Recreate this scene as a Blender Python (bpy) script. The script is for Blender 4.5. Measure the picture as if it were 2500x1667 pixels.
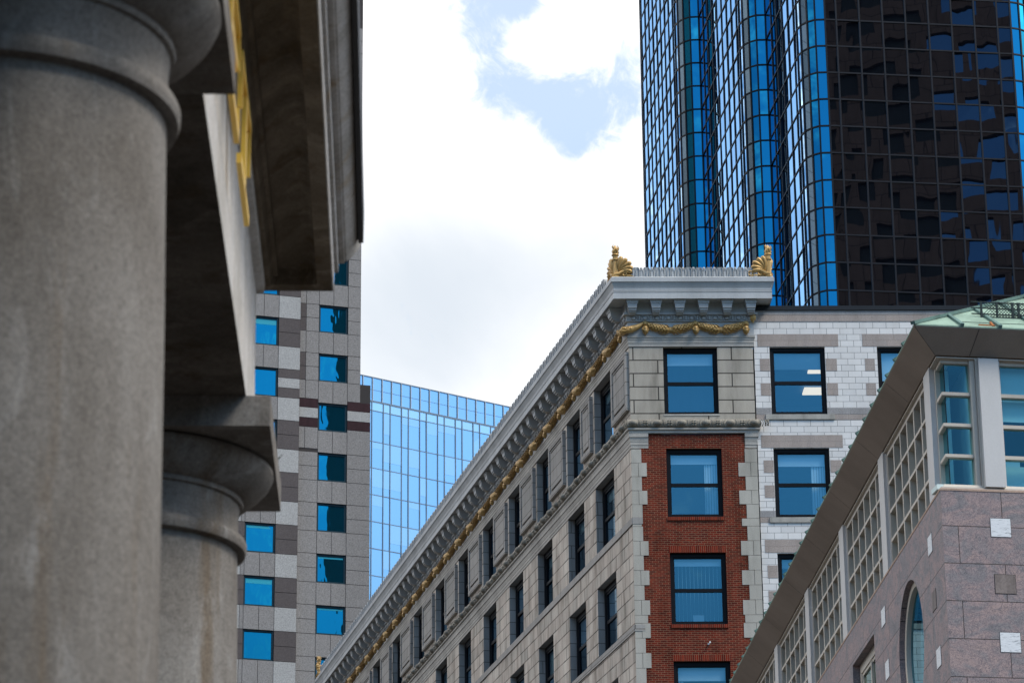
import bpy, bmesh, math, random
from mathutils import Vector
random.seed(7)
D = bpy.data
for o in list(D.objects): D.objects.remove(o)
S = bpy.context.scene
COL = S.collection
rad = math.radians

# ------------------------------------------------------------------ camera
PITCH, ROLL, FPX = 0.336255, 0.0096327, 7560.8
EYE = Vector((0, 0, 1.7))
cF = Vector((0, math.cos(PITCH), math.sin(PITCH)))
cU = Vector((0, -math.sin(PITCH), math.cos(PITCH)))
cR = Vector((1, 0, 0))
right = math.cos(ROLL)*cR - math.sin(ROLL)*cU
up = math.sin(ROLL)*cR + math.cos(ROLL)*cU
cam = D.cameras.new('camera')
camo = D.objects.new('camera', cam); COL.objects.link(camo)
from mathutils import Matrix
m = Matrix((right, up, -cF)).transposed().to_4x4()
m.translation = EYE
camo.matrix_world = m
cam.sensor_width = 36.0
cam.lens = FPX/2500*36.0
cam.clip_start, cam.clip_end = 0.1, 4000
cam.dof.use_dof = True
cam.dof.focus_distance = 112
cam.dof.aperture_fstop = 6.0
S.camera = camo
S.render.resolution_x, S.render.resolution_y = 1024, 682

def px(p):
    "where a point falls on the 2500 x 1667 photograph (only used to leave out what no view of the place can show)"
    v = Vector(p) - EYE
    d = v.dot(cF)
    return 1250 + FPX*v.dot(right)/d, 833.5 - FPX*v.dot(up)/d

# ------------------------------------------------------------------ sky, sun, exposure
SUN_EL, SUN_AZ = 50.0, 127.0           # azimuth from +Y towards +X
W = D.worlds.new('World'); S.world = W; W.use_nodes = True
nt = W.node_tree; N = nt.nodes; L = nt.links
for n in list(N): N.remove(n)
def nd(t, **k):
    n = N.new(t)
    for a, b in k.items():
        if a == 'inp':
            for i, v in b.items(): n.inputs[i].default_value = v
        else: setattr(n, a, b)
    return n
def mth(op, a, b=None, clamp=False):
    n = nd('ShaderNodeMath', operation=op, use_clamp=clamp)
    for i, v in enumerate((a, b)):
        if v is None: continue
        if isinstance(v, (int, float)): n.inputs[i].default_value = v
        else: L.new(v, n.inputs[i])
    return n.outputs[0]
out = nd('ShaderNodeOutputWorld'); bg = nd('ShaderNodeBackground')
L.new(bg.outputs[0], out.inputs[0])
sky = nd('ShaderNodeTexSky', sky_type='NISHITA', sun_disc=False)
sky.sun_elevation = rad(SUN_EL); sky.sun_rotation = rad(SUN_AZ)
sky.altitude = 50; sky.air_density = 1.0; sky.dust_density = 0.3; sky.ozone_density = 3.0
tc = nd('ShaderNodeTexCoord'); DIR = tc.outputs['Generated']
def dirpx(x, y):
    v = right*(x-1250) - up*(y-833.5) + cF*FPX
    return v.normalized()
def blob(c, sig, amp):
    d = nd('ShaderNodeVectorMath', operation='DISTANCE'); L.new(DIR, d.inputs[0]); d.inputs[1].default_value = c
    q = mth('DIVIDE', d.outputs['Value'], sig)
    e = mth('POWER', 2.718, mth('MULTIPLY', mth('MULTIPLY', q, q), -1.0))
    return mth('MULTIPLY', e, amp)
def noise(scale, detail, rough, offs=(0, 0, 0), dist=0.0):
    mp = nd('ShaderNodeMapping'); L.new(DIR, mp.inputs[0]); mp.inputs['Location'].default_value = offs
    n = nd('ShaderNodeTexNoise'); L.new(mp.outputs[0], n.inputs['Vector'])
    n.inputs['Scale'].default_value = scale; n.inputs['Detail'].default_value = detail
    n.inputs['Roughness'].default_value = rough; n.inputs['Distortion'].default_value = dist
    return n.outputs['Fac']
# broad cloud bank ahead of the street, added banks beside and above, blue sky behind
cov = mth('ADD', blob((-0.0, 0.93, 0.36), 0.25, 0.97), -0.45)
cov = mth('ADD', cov, blob((0.90, 0.20, 0.48), 0.54, 1.60)); cov = mth('ADD', cov, blob((-0.88, 0.30, 0.50), 0.46, 1.60)); cov = mth('ADD', cov, blob((0.0, 0.0, 1.0), 0.50, 0.90)); cov = mth('ADD', cov, blob((0.89, -0.32, 0.34), 0.24, -1.3))  # unseen cloud banks right, left and overhead added to light the facades
cov = mth('ADD', cov, blob((-0.33, 0.85, 0.41), 0.16, -0.42))
for (x, y, s, a) in ((1235, 215, 0.0125, -.66), (1330, 262, 0.0125, -.62), (1440, 270, 0.0135, -.72), (1220, 10, 0.0125, -.86), (1398, 352, 0.0082, -.60),
                     (1545, 130, 0.0090, -.5), (935, 250, 0.0060, -.34), (1535, 245, 0.012, -.75), (1285, 0, .009, -.42), (1205, 115, .006, -.3), (1335, 110, .012, .35), (1235, 360, .010, .3), (1300, 320, .006, .12)):
    cov = mth('ADD', cov, blob(dirpx(x, y), s, a))
n1 = noise(30.0, 11.0, 0.66, (3.1, 0.4, 1.7), 0.6)
n2 = noise(3.1, 5.0, 0.55, (0.2, 5.0, 2.0))
cl = mth('ADD', cov, mth('ADD', mth('ADD', mth('MULTIPLY', mth('SUBTRACT', n1, 0.5), 1.7), mth('MULTIPLY', mth('SUBTRACT', noise(85.0, 8.0, 0.62, (1.3, 2.2, 0.4), 1.0), 0.5), 1.3)), mth('MULTIPLY', mth('SUBTRACT', n2, 0.5), 1.0)))
mr = nd('ShaderNodeMapRange', interpolation_type='SMOOTHSTEP'); L.new(cl, mr.inputs['Value'])
mr.inputs['From Min'].default_value = -0.34; mr.inputs['From Max'].default_value = 0.36
# soft grey bellies of the clouds
n3 = noise(13.0, 6.0, 0.5, (7.7, 1.0, 4.0), 0.3)
sh = mth('ADD', mth('MULTIPLY', mth('SUBTRACT', n3, 0.5), 2.4), mth('ADD', blob(dirpx(980, 690), 0.040, .85), mth('ADD', blob(dirpx(1180, 820), 0.040, .5), blob(dirpx(1420, 560), 0.030, .35))))
sh = mth('SUBTRACT', sh, blob(dirpx(1000, 220), 0.05, 0.9))
shr = nd('ShaderNodeMapRange', interpolation_type='SMOOTHSTEP'); L.new(sh, shr.inputs['Value'])
shr.inputs['From Min'].default_value = -0.25; shr.inputs['From Max'].default_value = 1.35
ccol = nd('ShaderNodeMix', data_type='RGBA')
L.new(shr.outputs[0], ccol.inputs['Factor'])
acol = nd('ShaderNodeMix', data_type='RGBA'); L.new(blob((0.0, 0.93, 0.36), 0.24, 1.0), acol.inputs['Factor'])
acol.inputs['A'].default_value = (0.80, 0.77, 0.74, 1); acol.inputs['B'].default_value = (0.335, 0.338, 0.345, 1)
L.new(acol.outputs['Result'], ccol.inputs['A']); ccol.inputs['B'].default_value = (0.228, 0.247, 0.270, 1)
skm = nd('ShaderNodeMix', data_type='RGBA', blend_type='MULTIPLY'); skm.inputs['Factor'].default_value = 1.0
L.new(sky.outputs[0], skm.inputs['A']); SKYK = 0.076
skm.inputs['B'].default_value = (SKYK*0.84, SKYK*0.98, SKYK*0.94, 1)
veil = blob((0.0, 0.93, 0.36), 0.32, 0.40)      # thin high cloud over the gaps ahead
mask = mth('ADD', mr.outputs[0], mth('MULTIPLY', veil, mth('SUBTRACT', 1.0, mr.outputs[0])))
wm = nd('ShaderNodeMix', data_type='RGBA'); L.new(mask, wm.inputs['Factor'])
L.new(skm.outputs['Result'], wm.inputs['A']); L.new(ccol.outputs['Result'], wm.inputs['B'])
# added dimming of the lowest sky, cutting low light as unbuilt blocks would
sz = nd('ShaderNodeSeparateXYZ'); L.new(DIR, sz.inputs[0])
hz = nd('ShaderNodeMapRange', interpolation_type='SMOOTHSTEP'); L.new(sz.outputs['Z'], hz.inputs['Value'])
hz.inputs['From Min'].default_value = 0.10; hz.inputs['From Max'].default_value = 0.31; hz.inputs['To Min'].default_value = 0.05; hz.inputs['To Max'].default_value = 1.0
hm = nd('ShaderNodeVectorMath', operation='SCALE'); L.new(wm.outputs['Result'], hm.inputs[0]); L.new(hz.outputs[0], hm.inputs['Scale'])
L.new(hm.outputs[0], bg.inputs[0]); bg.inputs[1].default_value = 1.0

sun = D.lights.new('sun', 'SUN'); sun.energy = 0.85; sun.angle = rad(18); sun.color = (1.0, 0.92, 0.80)
so = D.objects.new('sun', sun); COL.objects.link(so)
sd = Vector((math.cos(rad(SUN_EL))*math.sin(rad(SUN_AZ)), math.cos(rad(SUN_EL))*math.cos(rad(SUN_AZ)), math.sin(rad(SUN_EL))))
so.rotation_euler = sd.to_track_quat('Z', 'Y').to_euler()
so.location = sd*300
vs = S.view_settings
vs.view_transform = 'Standard'; vs.look = 'None'; vs.exposure = 1.78; vs.gamma = 1.0; vs.use_curve_mapping = False

# ------------------------------------------------------------------ mesh helpers
def dv(az): return Vector((math.sin(rad(az)), math.cos(rad(az)), 0))
class Face:
    "a vertical building face: u along az, w outwards, z up; local to a thing whose base is at `base`"
    def __init__(s, O, az, base, outward):
        s.O = Vector((O[0], O[1], 0)) - Vector((base[0], base[1], 0)); s.base = Vector((base[0], base[1], 0))
        s.d = dv(az); s.az = az
        n = Vector((s.d.y, -s.d.x, 0))
        if n.dot(Vector((outward[0], outward[1], 0))) < 0: n = -n
        s.n = n
    def p(s, u, w, z): return s.O + s.d*u + s.n*w + Vector((0, 0, z))
    def world(s, u, w, z): return s.base + s.p(u, w, z)
    def sees(s, u0, u1, z0, z1, m=60):
        a = [px(s.world(u, 0, z)) for u in (u0, u1) for z in (z0, z1)]
        return max(q[0] for q in a) > -m and min(q[0] for q in a) < 2500+m and max(q[1] for q in a) > -m and min(q[1] for q in a) < 1667+m

class MB:
    def __init__(s): s.v, s.f, s.uv, s.mi = [], [], [], []
    def poly(s, pts, uvs=None, mi=0):
        b = len(s.v); s.v += [tuple(p) for p in pts]; s.f.append(tuple(range(b, b+len(pts))))
        if uvs is None: uvs = [(p[0], p[2]) for p in pts]
        s.uv.append(uvs); s.mi.append(mi)
    def fq(s, F, cs, mi=0, z0=0.0, u0=0.0):
        "face from (u,w,z) triples, uv by dominant plane"
        a, b, c = (Vector(cs[i]) for i in (0, 1, 2)); n = (b-a).cross(c-a)
        ax = max(range(3), key=lambda i: abs(n[i]))
        if ax == 1: uv = [(q[0]-u0, q[2]-z0) for q in cs]
        elif ax == 0: uv = [(q[1]+q[0]*.37-u0, q[2]-z0) for q in cs]
        else: uv = [(q[0]-u0, q[1]) for q in cs]
        s.poly([F.p(*q) for q in cs], uv, mi)
    def box(s, F, u0, u1, w0, w1, z0, z1, mi=0, zr=0.0, skip=''):
        c = lambda i, j, k: ((u0, u1)[i], (w0, w1)[j], (z0, z1)[k])
        fs = {'f': ((0,1,0),(1,1,0),(1,1,1),(0,1,1)), 'b': ((1,0,0),(0,0,0),(0,0,1),(1,0,1)), 'l': ((0,0,0),(0,1,0),(0,1,1),(0,0,1)),
              'r': ((1,1,0),(1,0,0),(1,0,1),(1,1,1)), 't': ((0,1,1),(1,1,1),(1,0,1),(0,0,1)), 'd': ((0,0,0),(1,0,0),(1,1,0),(0,1,0))}
        for k, q in fs.items():
            if k not in skip: s.fq(F, [c(*i) for i in q], mi, zr)
    def wall(s, F, u0, u1, z0, z1, holes=(), depth=.3, w=0.0, mi=0, zr=0.0, rmi=None, ur=0.0):
        us = sorted({u0, u1, *[h[0] for h in holes], *[h[1] for h in holes]}); us = [u for u in us if u0 <= u <= u1]
        zs = sorted({z0, z1, *[h[2] for h in holes], *[h[3] for h in holes]}); zs = [z for z in zs if z0 <= z <= z1]
        for a, b in zip(us, us[1:]):
            for c, d in zip(zs, zs[1:]):
                mu, mz = (a+b)/2, (c+d)/2
                if any(h[0] < mu < h[1] and h[2] < mz < h[3] for h in holes): continue
                s.fq(F, [(a, w, c), (b, w, c), (b, w, d), (a, w, d)], mi, zr, ur)
        r = mi if rmi is None else rmi
        for (a, b, c, d) in holes:
            e = w-depth
            for q in ([(a,w,c),(a,e,c),(a,e,d),(a,w,d)], [(b,e,c),(b,w,c),(b,w,d),(b,e,d)], [(a,e,c),(a,w,c),(b,w,c),(b,e,c)], [(a,w,d),(a,e,d),(b,e,d),(b,w,d)]):
                s.fq(F, q, r, zr, ur)
    def ring(s, rings, close=True, cap=True, mi=0):
        "skin a list of closed loops of points"
        n = len(rings[0])
        for i in range(len(rings)-1):
            for j in range(n if close else n-1):
                k = (j+1) % n
                s.poly([rings[i][j], rings[i][k], rings[i+1][k], rings[i+1][j]], [(j/n, i), ((j+1)/n, i), ((j+1)/n, i+1), (j/n, i+1)], mi)
        if cap:
            s.poly(list(reversed(rings[0])), None, mi); s.poly(rings[-1], None, mi)
    def tube(s, pts, r, n=8, mi=0, flat=1.0, axis=None, cap=True):
        R = []
        for i, p in enumerate(pts):
            p = Vector(p); a = Vector(pts[max(i-1, 0)]); b = Vector(pts[min(i+1, len(pts)-1)])
            t = (b-a).normalized(); x = axis or (Vector((0, 0, 1)) if abs(t.z) < .9 else Vector((1, 0, 0)))
            e1 = t.cross(x).normalized(); e2 = e1.cross(t).normalized()
            rr = r[i] if isinstance(r, (list, tuple)) else r
            R.append([p + e1*math.cos(2*math.pi*k/n)*rr + e2*math.sin(2*math.pi*k/n)*rr*flat for k in range(n)])
        s.ring(R, True, cap, mi)
    def lathe(s, c, prof, n=48, mi=0):
        R = [[Vector((c[0]+r*math.cos(2*math.pi*k/n), c[1]+r*math.sin(2*math.pi*k/n), z)) for k in range(n)] for r, z in prof]
        for i in range(len(R)-1):
            for k in range(n):
                q = (k+1) % n; r = max(prof[i][0], .05)
                s.poly([R[i][k], R[i][q], R[i+1][q], R[i+1][k]], [(k/n*6.28*r, prof[i][1]), ((k+1)/n*6.28*r, prof[i][1]), ((k+1)/n*6.28*r, prof[i+1][1]), (k/n*6.28*r, prof[i+1][1])], mi)
    def ball(s, c, rx, ry, rz, nu=10, nv=6, ex=Vector((1,0,0)), ey=Vector((0,1,0)), ez=Vector((0,0,1)), mi=0):
        c = Vector(c); R = []
        for i in range(nv+1):
            t = math.pi*i/nv
            R.append([c + ex*(rx*math.sin(t)*math.cos(2*math.pi*k/nu)) + ey*(ry*math.sin(t)*math.sin(2*math.pi*k/nu)) + ez*(rz*math.cos(t)) for k in range(nu)])
        s.ring(R, True, False, mi)
    def build(s, name, mats, parent=None, smooth=False, weld=True):
        me = D.meshes.new(name); me.from_pydata(s.v, [], s.f)
        uvl = me.uv_layers.new(name='UVMap'); i = 0; d = []
        for q in s.uv:
            for t in q: d += [t[0], t[1]]
        uvl.data.foreach_set('uv', d)
        for mt in (mats if isinstance(mats, (list, tuple)) else [mats]): me.materials.append(mt)
        me.polygons.foreach_set('material_index', s.mi)
        bm = bmesh.new(); bm.from_mesh(me)
        if weld: bmesh.ops.remove_doubles(bm, verts=bm.verts, dist=1e-4)
        bmesh.ops.recalc_face_normals(bm, faces=bm.faces)
        bm.to_mesh(me); bm.free()
        if smooth:
            me.polygons.foreach_set('use_smooth', [True]*len(me.polygons))
            try: me.set_sharp_from_angle(angle=rad(smooth if smooth is not True else 50))
            except Exception: pass
        me.update()
        o = D.objects.new(name, me); COL.objects.link(o)
        if parent: o.parent = parent
        return o

def sweep(mb, nodes, normals, prof, mi=0, caps=True, uvs=1.0):
    "profile of (p, z) carried along a path of plan points with outward mitre vectors"
    acc = [0]
    for a, b in zip(nodes, nodes[1:]): acc.append(acc[-1] + (Vector(b)-Vector(a)).length)
    P = [[Vector((n[0]+m[0]*p, n[1]+m[1]*p, z)) for p, z in prof] for n, m in zip(nodes, normals)]
    ln = [0]
    for a, b in zip(prof, prof[1:]): ln.append(ln[-1] + math.hypot(a[0]-b[0], a[1]-b[1]))
    for i in range(len(P)-1):
        for j in range(len(prof)-1):
            mb.poly([P[i][j], P[i+1][j], P[i+1][j+1], P[i][j+1]], [(acc[i], -ln[j]), (acc[i+1], -ln[j]), (acc[i+1], -ln[j+1]), (acc[i], -ln[j+1])], mi)
    if caps: mb.poly(P[0], None, mi); mb.poly(P[-1], None, mi)
def mitre(n1, n2):
    a = Vector((n1[0], n1[1])); b = Vector((n2[0], n2[1])); s = a+b
    return s/(1+a.dot(b))

def thing(name, label, cat, loc, group=None):
    o = D.objects.new(name, None); COL.objects.link(o); o.location = (loc[0], loc[1], loc[2] if len(loc) > 2 else 0)
    o['label'] = label; o['category'] = cat
    if group: o['group'] = group
    return o
def tag(o, label, cat): o['label'] = label; o['category'] = cat; return o

# ------------------------------------------------------------------ materials
def mat(name, base=(.5, .5, .5), rough=.7, metal=0.0, spec=.3):
    m = D.materials.new(name); m.use_nodes = True
    b = m.node_tree.nodes['Principled BSDF']
    b.inputs['Base Color'].default_value = (*base, 1); b.inputs['Roughness'].default_value = rough; b.inputs['Metallic'].default_value = metal
    b.inputs['Specular IOR Level'].default_value = spec
    return m
class MT:
    def __init__(s, m): s.t = m.node_tree; s.b = s.t.nodes['Principled BSDF']
    def n(s, t, inp=None, **k):
        n = s.t.nodes.new(t)
        for a, b in k.items(): setattr(n, a, b)
        for a, b in (inp or {}).items():
            if hasattr(b, 'is_output') or type(b).__name__.startswith('NodeSocket'): s.t.links.new(b, n.inputs[a])
            else: n.inputs[a].default_value = b
        return n
    def link(s, a, b): s.t.links.new(a, b)
    def uv(s): return s.n('ShaderNodeUVMap').outputs[0]
    def obj(s): return s.n('ShaderNodeTexCoord').outputs['Object']
    def noise(s, vec, scale, detail=4, rough=.55, dist=0.0):
        return s.n('ShaderNodeTexNoise', {'Vector': vec, 'Scale': scale, 'Detail': detail, 'Roughness': rough, 'Distortion': dist}).outputs['Fac']
    def ramp(s, fac, stops):
        r = s.n('ShaderNodeValToRGB', {'Fac': fac}); e = r.color_ramp.elements
        while len(e) < len(stops): e.new(.5)
        for x, (p, c) in zip(e, stops): x.position = p; x.color = (*c, 1) if len(c) == 3 else c
        return r.outputs[0]
    def mix(s, f, a, b, mode='MIX'):
        x = s.n('ShaderNodeMix', {'Factor': f}, data_type='RGBA', blend_type=mode)
        for k, v in (('A', a), ('B', b)):
            if isinstance(v, tuple): x.inputs[k].default_value = (*v, 1) if len(v) == 3 else v
            else: s.t.links.new(v, x.inputs[k])
        return x.outputs['Result']
    def rng(s, v, a, b, c, d):
        return s.n('ShaderNodeMapRange', {'Value': v, 'From Min': a, 'From Max': b, 'To Min': c, 'To Max': d}).outputs[0]
    def bump(s, h, strength=.3, dist=.02):
        b = s.n('ShaderNodeBump', {'Height': h, 'Strength': strength, 'Distance': dist}); s.link(b.outputs[0], s.b.inputs['Normal'])
    def scalev(s, v, sc):
        return s.n('ShaderNodeMapping', {'Vector': v, 'Scale': sc}).outputs[0]

def ashlar(name, c1, c2, mort, bw, rh, ms=.012, speck=.25, stain=.35, off=.5, bump=.5, spsc=55.0, sq=1.0, ob=.5, tint=None):
    "coursed stone or brick on metre UVs, grain and weather streaks"
    m = mat(name, c1, .85, 0, .08); t = MT(m); uv = t.uv()
    br = t.n('ShaderNodeTexBrick', {'Vector': uv, 'Color1': (*c1, 1), 'Color2': (*c2, 1), 'Mortar': (*mort, 1), 'Scale': 1.0, 'Mortar Size': ms, 'Mortar Smooth': .15, 'Bias': 0.0, 'Brick Width': bw, 'Row Height': rh}, offset=off, squash=sq)
    col = br.outputs['Color']
    if tint: col = t.mix(t.rng(t.noise(t.scalev(uv, (1.3/bw, 1.0/rh, 1)), 1.0, 0), .35, .65, 0, .5), col, tint)
    g = t.noise(uv, spsc, 3, .7); col = t.mix(speck, col, t.ramp(g, [(.3, (.25, .25, .25)), (.5, (.5, .5, .5)), (.7, (.8, .8, .8))]), 'OVERLAY')
    st = t.noise(t.scalev(uv, (1.1, .22, 1)), 1.6, 6, .62); col = t.mix(stain, col, t.ramp(st, [(.32, (.22, .22, .21)), (.5, (.5, .5, .5)), (.68, (.66, .66, .66))]), 'OVERLAY')
    t.link(col, t.b.inputs['Base Color'])
    h = t.n('ShaderNodeMath', {0: t.n('ShaderNodeMath', {0: br.outputs['Fac'], 1: -1.0}, operation='MULTIPLY').outputs[0], 1: t.n('ShaderNodeMath', {0: g, 1: .15}, operation='MULTIPLY').outputs[0]}, operation='ADD').outputs[0]
    t.bump(h, bump, .02)
    return m
def plain(name, c, rough=.7, var=.25, sc=1.2, speck=.15, spsc=60, metal=0.0, bump=.15, spec=.12, streak=.3):
    m = mat(name, c, rough, metal, spec); t = MT(m); ob = t.obj()
    a = t.noise(t.scalev(ob, (1, 1, streak)), sc, 6, .6); g = t.noise(ob, spsc, 2, .6)
    col = t.mix(var, c, t.ramp(a, [(.3, (.2, .2, .2)), (.5, (.5, .5, .5)), (.7, (.75, .75, .75))]), 'OVERLAY')
    col = t.mix(speck, col, t.ramp(g, [(.3, (.25, .25, .25)), (.7, (.75, .75, .75))]), 'OVERLAY')
    t.link(col, t.b.inputs['Base Color']); t.bump(g, bump, .01)
    return m
def glass(name, refl=(.55, .8, 1.0), trans=(.25, .35, .42), base=.45, wavy=0.0, wsc=.6, rough=.01, opaque=None, curve=1.0):
    "window glass: mirror of the surroundings over a dim view inside"
    m = D.materials.new(name); m.use_nodes = True; T = m.node_tree
    for n in list(T.nodes): T.nodes.remove(n)
    s = MT.__new__(MT); s.t = T; s.b = None
    o = s.n('ShaderNodeOutputMaterial'); g = s.n('ShaderNodeBsdfGlossy', {'Color': (*refl, 1), 'Roughness': rough})
    if opaque: b = s.n('ShaderNodeBsdfDiffuse', {'Color': (*opaque, 1)})
    else: b = s.n('ShaderNodeBsdfTransparent', {'Color': (*trans, 1)})
    lw = s.n('ShaderNodeFresnel', {'IOR': 1.5}).outputs[0]
    f = s.n('ShaderNodeMath', {0: s.n('ShaderNodeMath', {0: lw, 1: curve}, operation='MULTIPLY').outputs[0], 1: base}, operation='ADD', use_clamp=True).outputs[0]
    if wavy:
        ob = s.scalev(s.obj(), (1, 1, .45)); h = s.noise(ob, wsc, 2, .5, .4)
        bp = s.n('ShaderNodeBump', {'Height': h, 'Strength': 1.0, 'Distance': wavy}); s.link(bp.outputs[0], g.inputs['Normal'])
    x = s.n('ShaderNodeMixShader', {0: f}); s.link(b.outputs[0], x.inputs[1]); s.link(g.outputs[0], x.inputs[2]); s.link(x.outputs[0], o.inputs[0])
    return m
def emis(name, c, k):
    m = mat(name, c); b = m.node_tree.nodes['Principled BSDF']; b.inputs['Emission Color'].default_value = (*c, 1); b.inputs['Emission Strength'].default_value = k
    return m

M = {}
M['ashlar'] = ashlar('grey_granite_ashlar', (.53, .475, .415), (.375, .345, .305), (.06, .055, .05), 1.15, .5, .022, .55, .8, tint=(.44, .37, .32))
M['ashlar_top'] = ashlar('grey_granite_large_blocks', (.41, .37, .315), (.35, .32, .275), (.06, .055, .05), 1.75, .496, .022, .4, .55)
M['granite'] = plain('grey_granite', (.38, .36, .33), .85, .4, .8, .4, 40)
M['jamb'] = ashlar('granite_jamb', (.36, .34, .32), (.29, .28, .265), (.12, .11, .1), 3.0, .5, .014, .4, .3)
M['torus'] = plain('weathered_carved_granite', (.27, .245, .205), .9, .55, 2.5, .5, 30)
M['quoin'] = ashlar('granite_quoin', (.43, .41, .365), (.37, .35, .31), (.2, .19, .17), 3.0, 3.0, .0, .5, .35)
M['brick'] = ashlar('red_brick', (.170, .024, .013), (.080, .014, .010), (.27, .185, .115), .215, .0705, .0055, .35, .7, spsc=30)
M['brick_soldier'] = ashlar('red_brick_soldier', (.205, .024, .011), (.10, .014, .009), (.30, .19, .12), .0715, .30, .005, .3, .3, off=0.0, spsc=30)
M['paint'] = plain('grey_cornice_paint', (.42, .43, .435), .55, .3, 1.0, .12, 25, spec=.35, streak=.15)
M['gold'] = plain('gold_paint', (.50, .315, .115), .45, .45, 7, .35, 40, metal=.22, spec=.4)
M['gold_leaf'] = plain('gilded_letter', (.85, .55, .10), .35, .1, 3, .1, 40, metal=.55)
M['black'] = plain('black_window_frame', (.006, .007, .010), .5, .1, 2, .1, 40, spec=.12)
M['glass'] = glass('window_glass', (.17, .52, .72), (.70, .86, .94), .19)
M['glass_side'] = glass('side_window_glass', (.55, .80, .98), (.55, .66, .68), .16)
M['blind'] = plain('pale_blind', (.62, .70, .72), .8, .1, 2, .05, 30)
M['curtain'] = ashlar('vertical_blind', (.72, .78, .78), (.60, .68, .70), (.30, .36, .40), .09, 9, .010, .0, .1, off=0.0)
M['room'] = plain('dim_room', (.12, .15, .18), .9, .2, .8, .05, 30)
M['lamp'] = emis('ceiling_lamp', (1.0, .72, .48), .42)
M['card'] = mat('white_card', (.85, .88, .88), .6)
M['whitebrick'] = ashlar('white_glazed_brick', (.74, .725, .71), (.65, .64, .63), (.20, .205, .21), .475, .2285, .008, .16, .3, bump=.3, spsc=25)
M['pinkblock'] = ashlar('pink_grey_granite_block', (.37, .315, .285), (.34, .30, .28), (.25, .22, .2), .5, .2285, .005, .45, .3, spsc=28)
M['greyblock'] = ashlar('grey_speckled_block', (.31, .30, .30), (.28, .275, .275), (.2, .2, .2), .95, .2285, .005, .5, .3, spsc=28)
M['sill'] = plain('grey_stone_sill', (.36, .345, .315), .85, .55, 1.6, .3, 40)
M['coping'] = plain('dark_metal_coping', (.022, .026, .032), .5, .2, 1, .1, 30)
M['mull'] = plain('dark_bronze_mullion', (.006, .009, .016), .45, .1, 2, .05, 40, spec=.2)
M['tower_glass'] = glass('blue_mirror_glass', (.02, .34, .62), (0, 0, 0), .50, opaque=(.004, .008, .014), curve=.6)
M['tower_side'] = glass('pale_mirror_glass', (.50, .74, .96), (0, 0, 0), .55, opaque=(.004, .008, .014), curve=.9)
M['tower_dark'] = glass('dark_rippled_glass', (.34, .42, .50), (0, 0, 0), .36, wavy=.020, wsc=.24, opaque=(.003, .004, .007), curve=.5)
M['ftower'] = plain('tower_base', (.02, .025, .03), .4)
M['panel'] = plain('grey_granite_panel', (.26, .25, .245), .8, .2, .25, .55, 14, streak=.1)
M['panel_light'] = plain('light_granite_panel', (.39, .39, .385), .8, .12, .3, .5, 14)
M['panel_brown'] = plain('brown_granite_panel', (.105, .092, .092), .75, .15, .3, .4, 14)
M['panel_red'] = plain('dark_red_granite_panel', (.040, .018, .022), .5, .35, 3, .4, 14)
M['joint'] = mat('dark_joint', (.05, .045, .045), .9)
M['teal_frame'] = mat('teal_black_frame', (.004, .030, .045), .45)
M['blue_glass'] = glass('blue_office_glass', (.01, .31, .52), (.05, .3, .4), .52, opaque=(.003, .03, .05), curve=.5, wavy=.004, wsc=.9)
M['blue_blind'] = mat('blue_tinted_blind', (.02, .36, .50), .6)
M['far_glass'] = glass('pale_blue_curtain_glass', (.42, .60, .78), (0, 0, 0), .62, opaque=(.20, .38, .55), curve=.4)
M['far_glass_pale'] = glass('curtain_glass_with_shades', (.46, .63, .79), (0, 0, 0), .56, opaque=(.28, .46, .62), curve=.4)
M['far_band'] = glass('paler_blue_spandrel_glass', (.52, .70, .84), (0, 0, 0), .58, opaque=(.36, .54, .66), curve=.4)
M['far_mull'] = mat('silver_mullion', (.16, .22, .29), .45, .3)
M['far_cap'] = mat('pale_mullion_cap', (.50, .55, .60), .5)
M['beige'] = plain('cream_painted_metal', (.53, .475, .405), .55, .2, .8, .08, 30, spec=.35)
M['white_paint'] = plain('pale_painted_pilaster', (.56, .545, .53), .6, .2, .8, .08, 30)
M['soffit'] = plain('taupe_soffit_panel', (.30, .245, .205), .7, .3, .5, .1, 30)
M['vent'] = plain('perforated_brown_vent', (.11, .070, .045), .8, .5, 14, .6, 22)
M['copper'] = plain('green_copper_patina', (.215, .305, .245), .75, .45, 1.1, .2, 18, streak=1.0)
M['copper_dark'] = plain('dark_copper_seam', (.10, .17, .155), .65, .4, 2, .2, 18)
M['iron'] = plain('dark_iron_lattice', (.025, .038, .040), .6, .3, 4, .2, 18)
M['rust'] = plain('rusted_copper', (.32, .12, .045), .85, .4, 8, .2, 18)
M['peach'] = plain('peach_granite_cap', (.42, .30, .235), .8, .3, 1, .45, 40)
M['marble'] = None
M['glass_teal'] = glass('teal_window_glass', (.13, .38, .52), (.55, .84, .88), .11, curve=.5)
M['glass_green'] = glass('green_grey_window_glass', (.50, .62, .58), (.42, .52, .48), .05, curve=.35)
M['drape'] = ashlar('grey_green_drape', (.17, .19, .17), (.13, .15, .135), (.09, .11, .10), .10, 9, .02, .0, .1, off=0.0)
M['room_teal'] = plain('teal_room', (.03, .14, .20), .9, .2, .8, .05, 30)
M['cream_wall'] = mat('pale_room_wall', (.62, .72, .70), .9)
M['brownstone'] = ashlar('brown_granite_tower', (.125, .085, .075), (.10, .070, .062), (.04, .03, .03), 1.6, 2.0, .04, .2, .3)
M['brownglass'] = glass('brown_tower_glass', (.22, .42, .68), (0, 0, 0), .45, opaque=(.01, .02, .03))
M['asphalt'] = plain('asphalt', (.05, .05, .052), .9, .3, .3, .4, 20)
M['paving'] = ashlar('stone_paving', (.055, .052, .05), (.048, .046, .045), (.03, .028, .027), .3, .15, .01, .3, .4)
M['kerb'] = plain('granite_kerb', (.28, .27, .26), .85)
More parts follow.
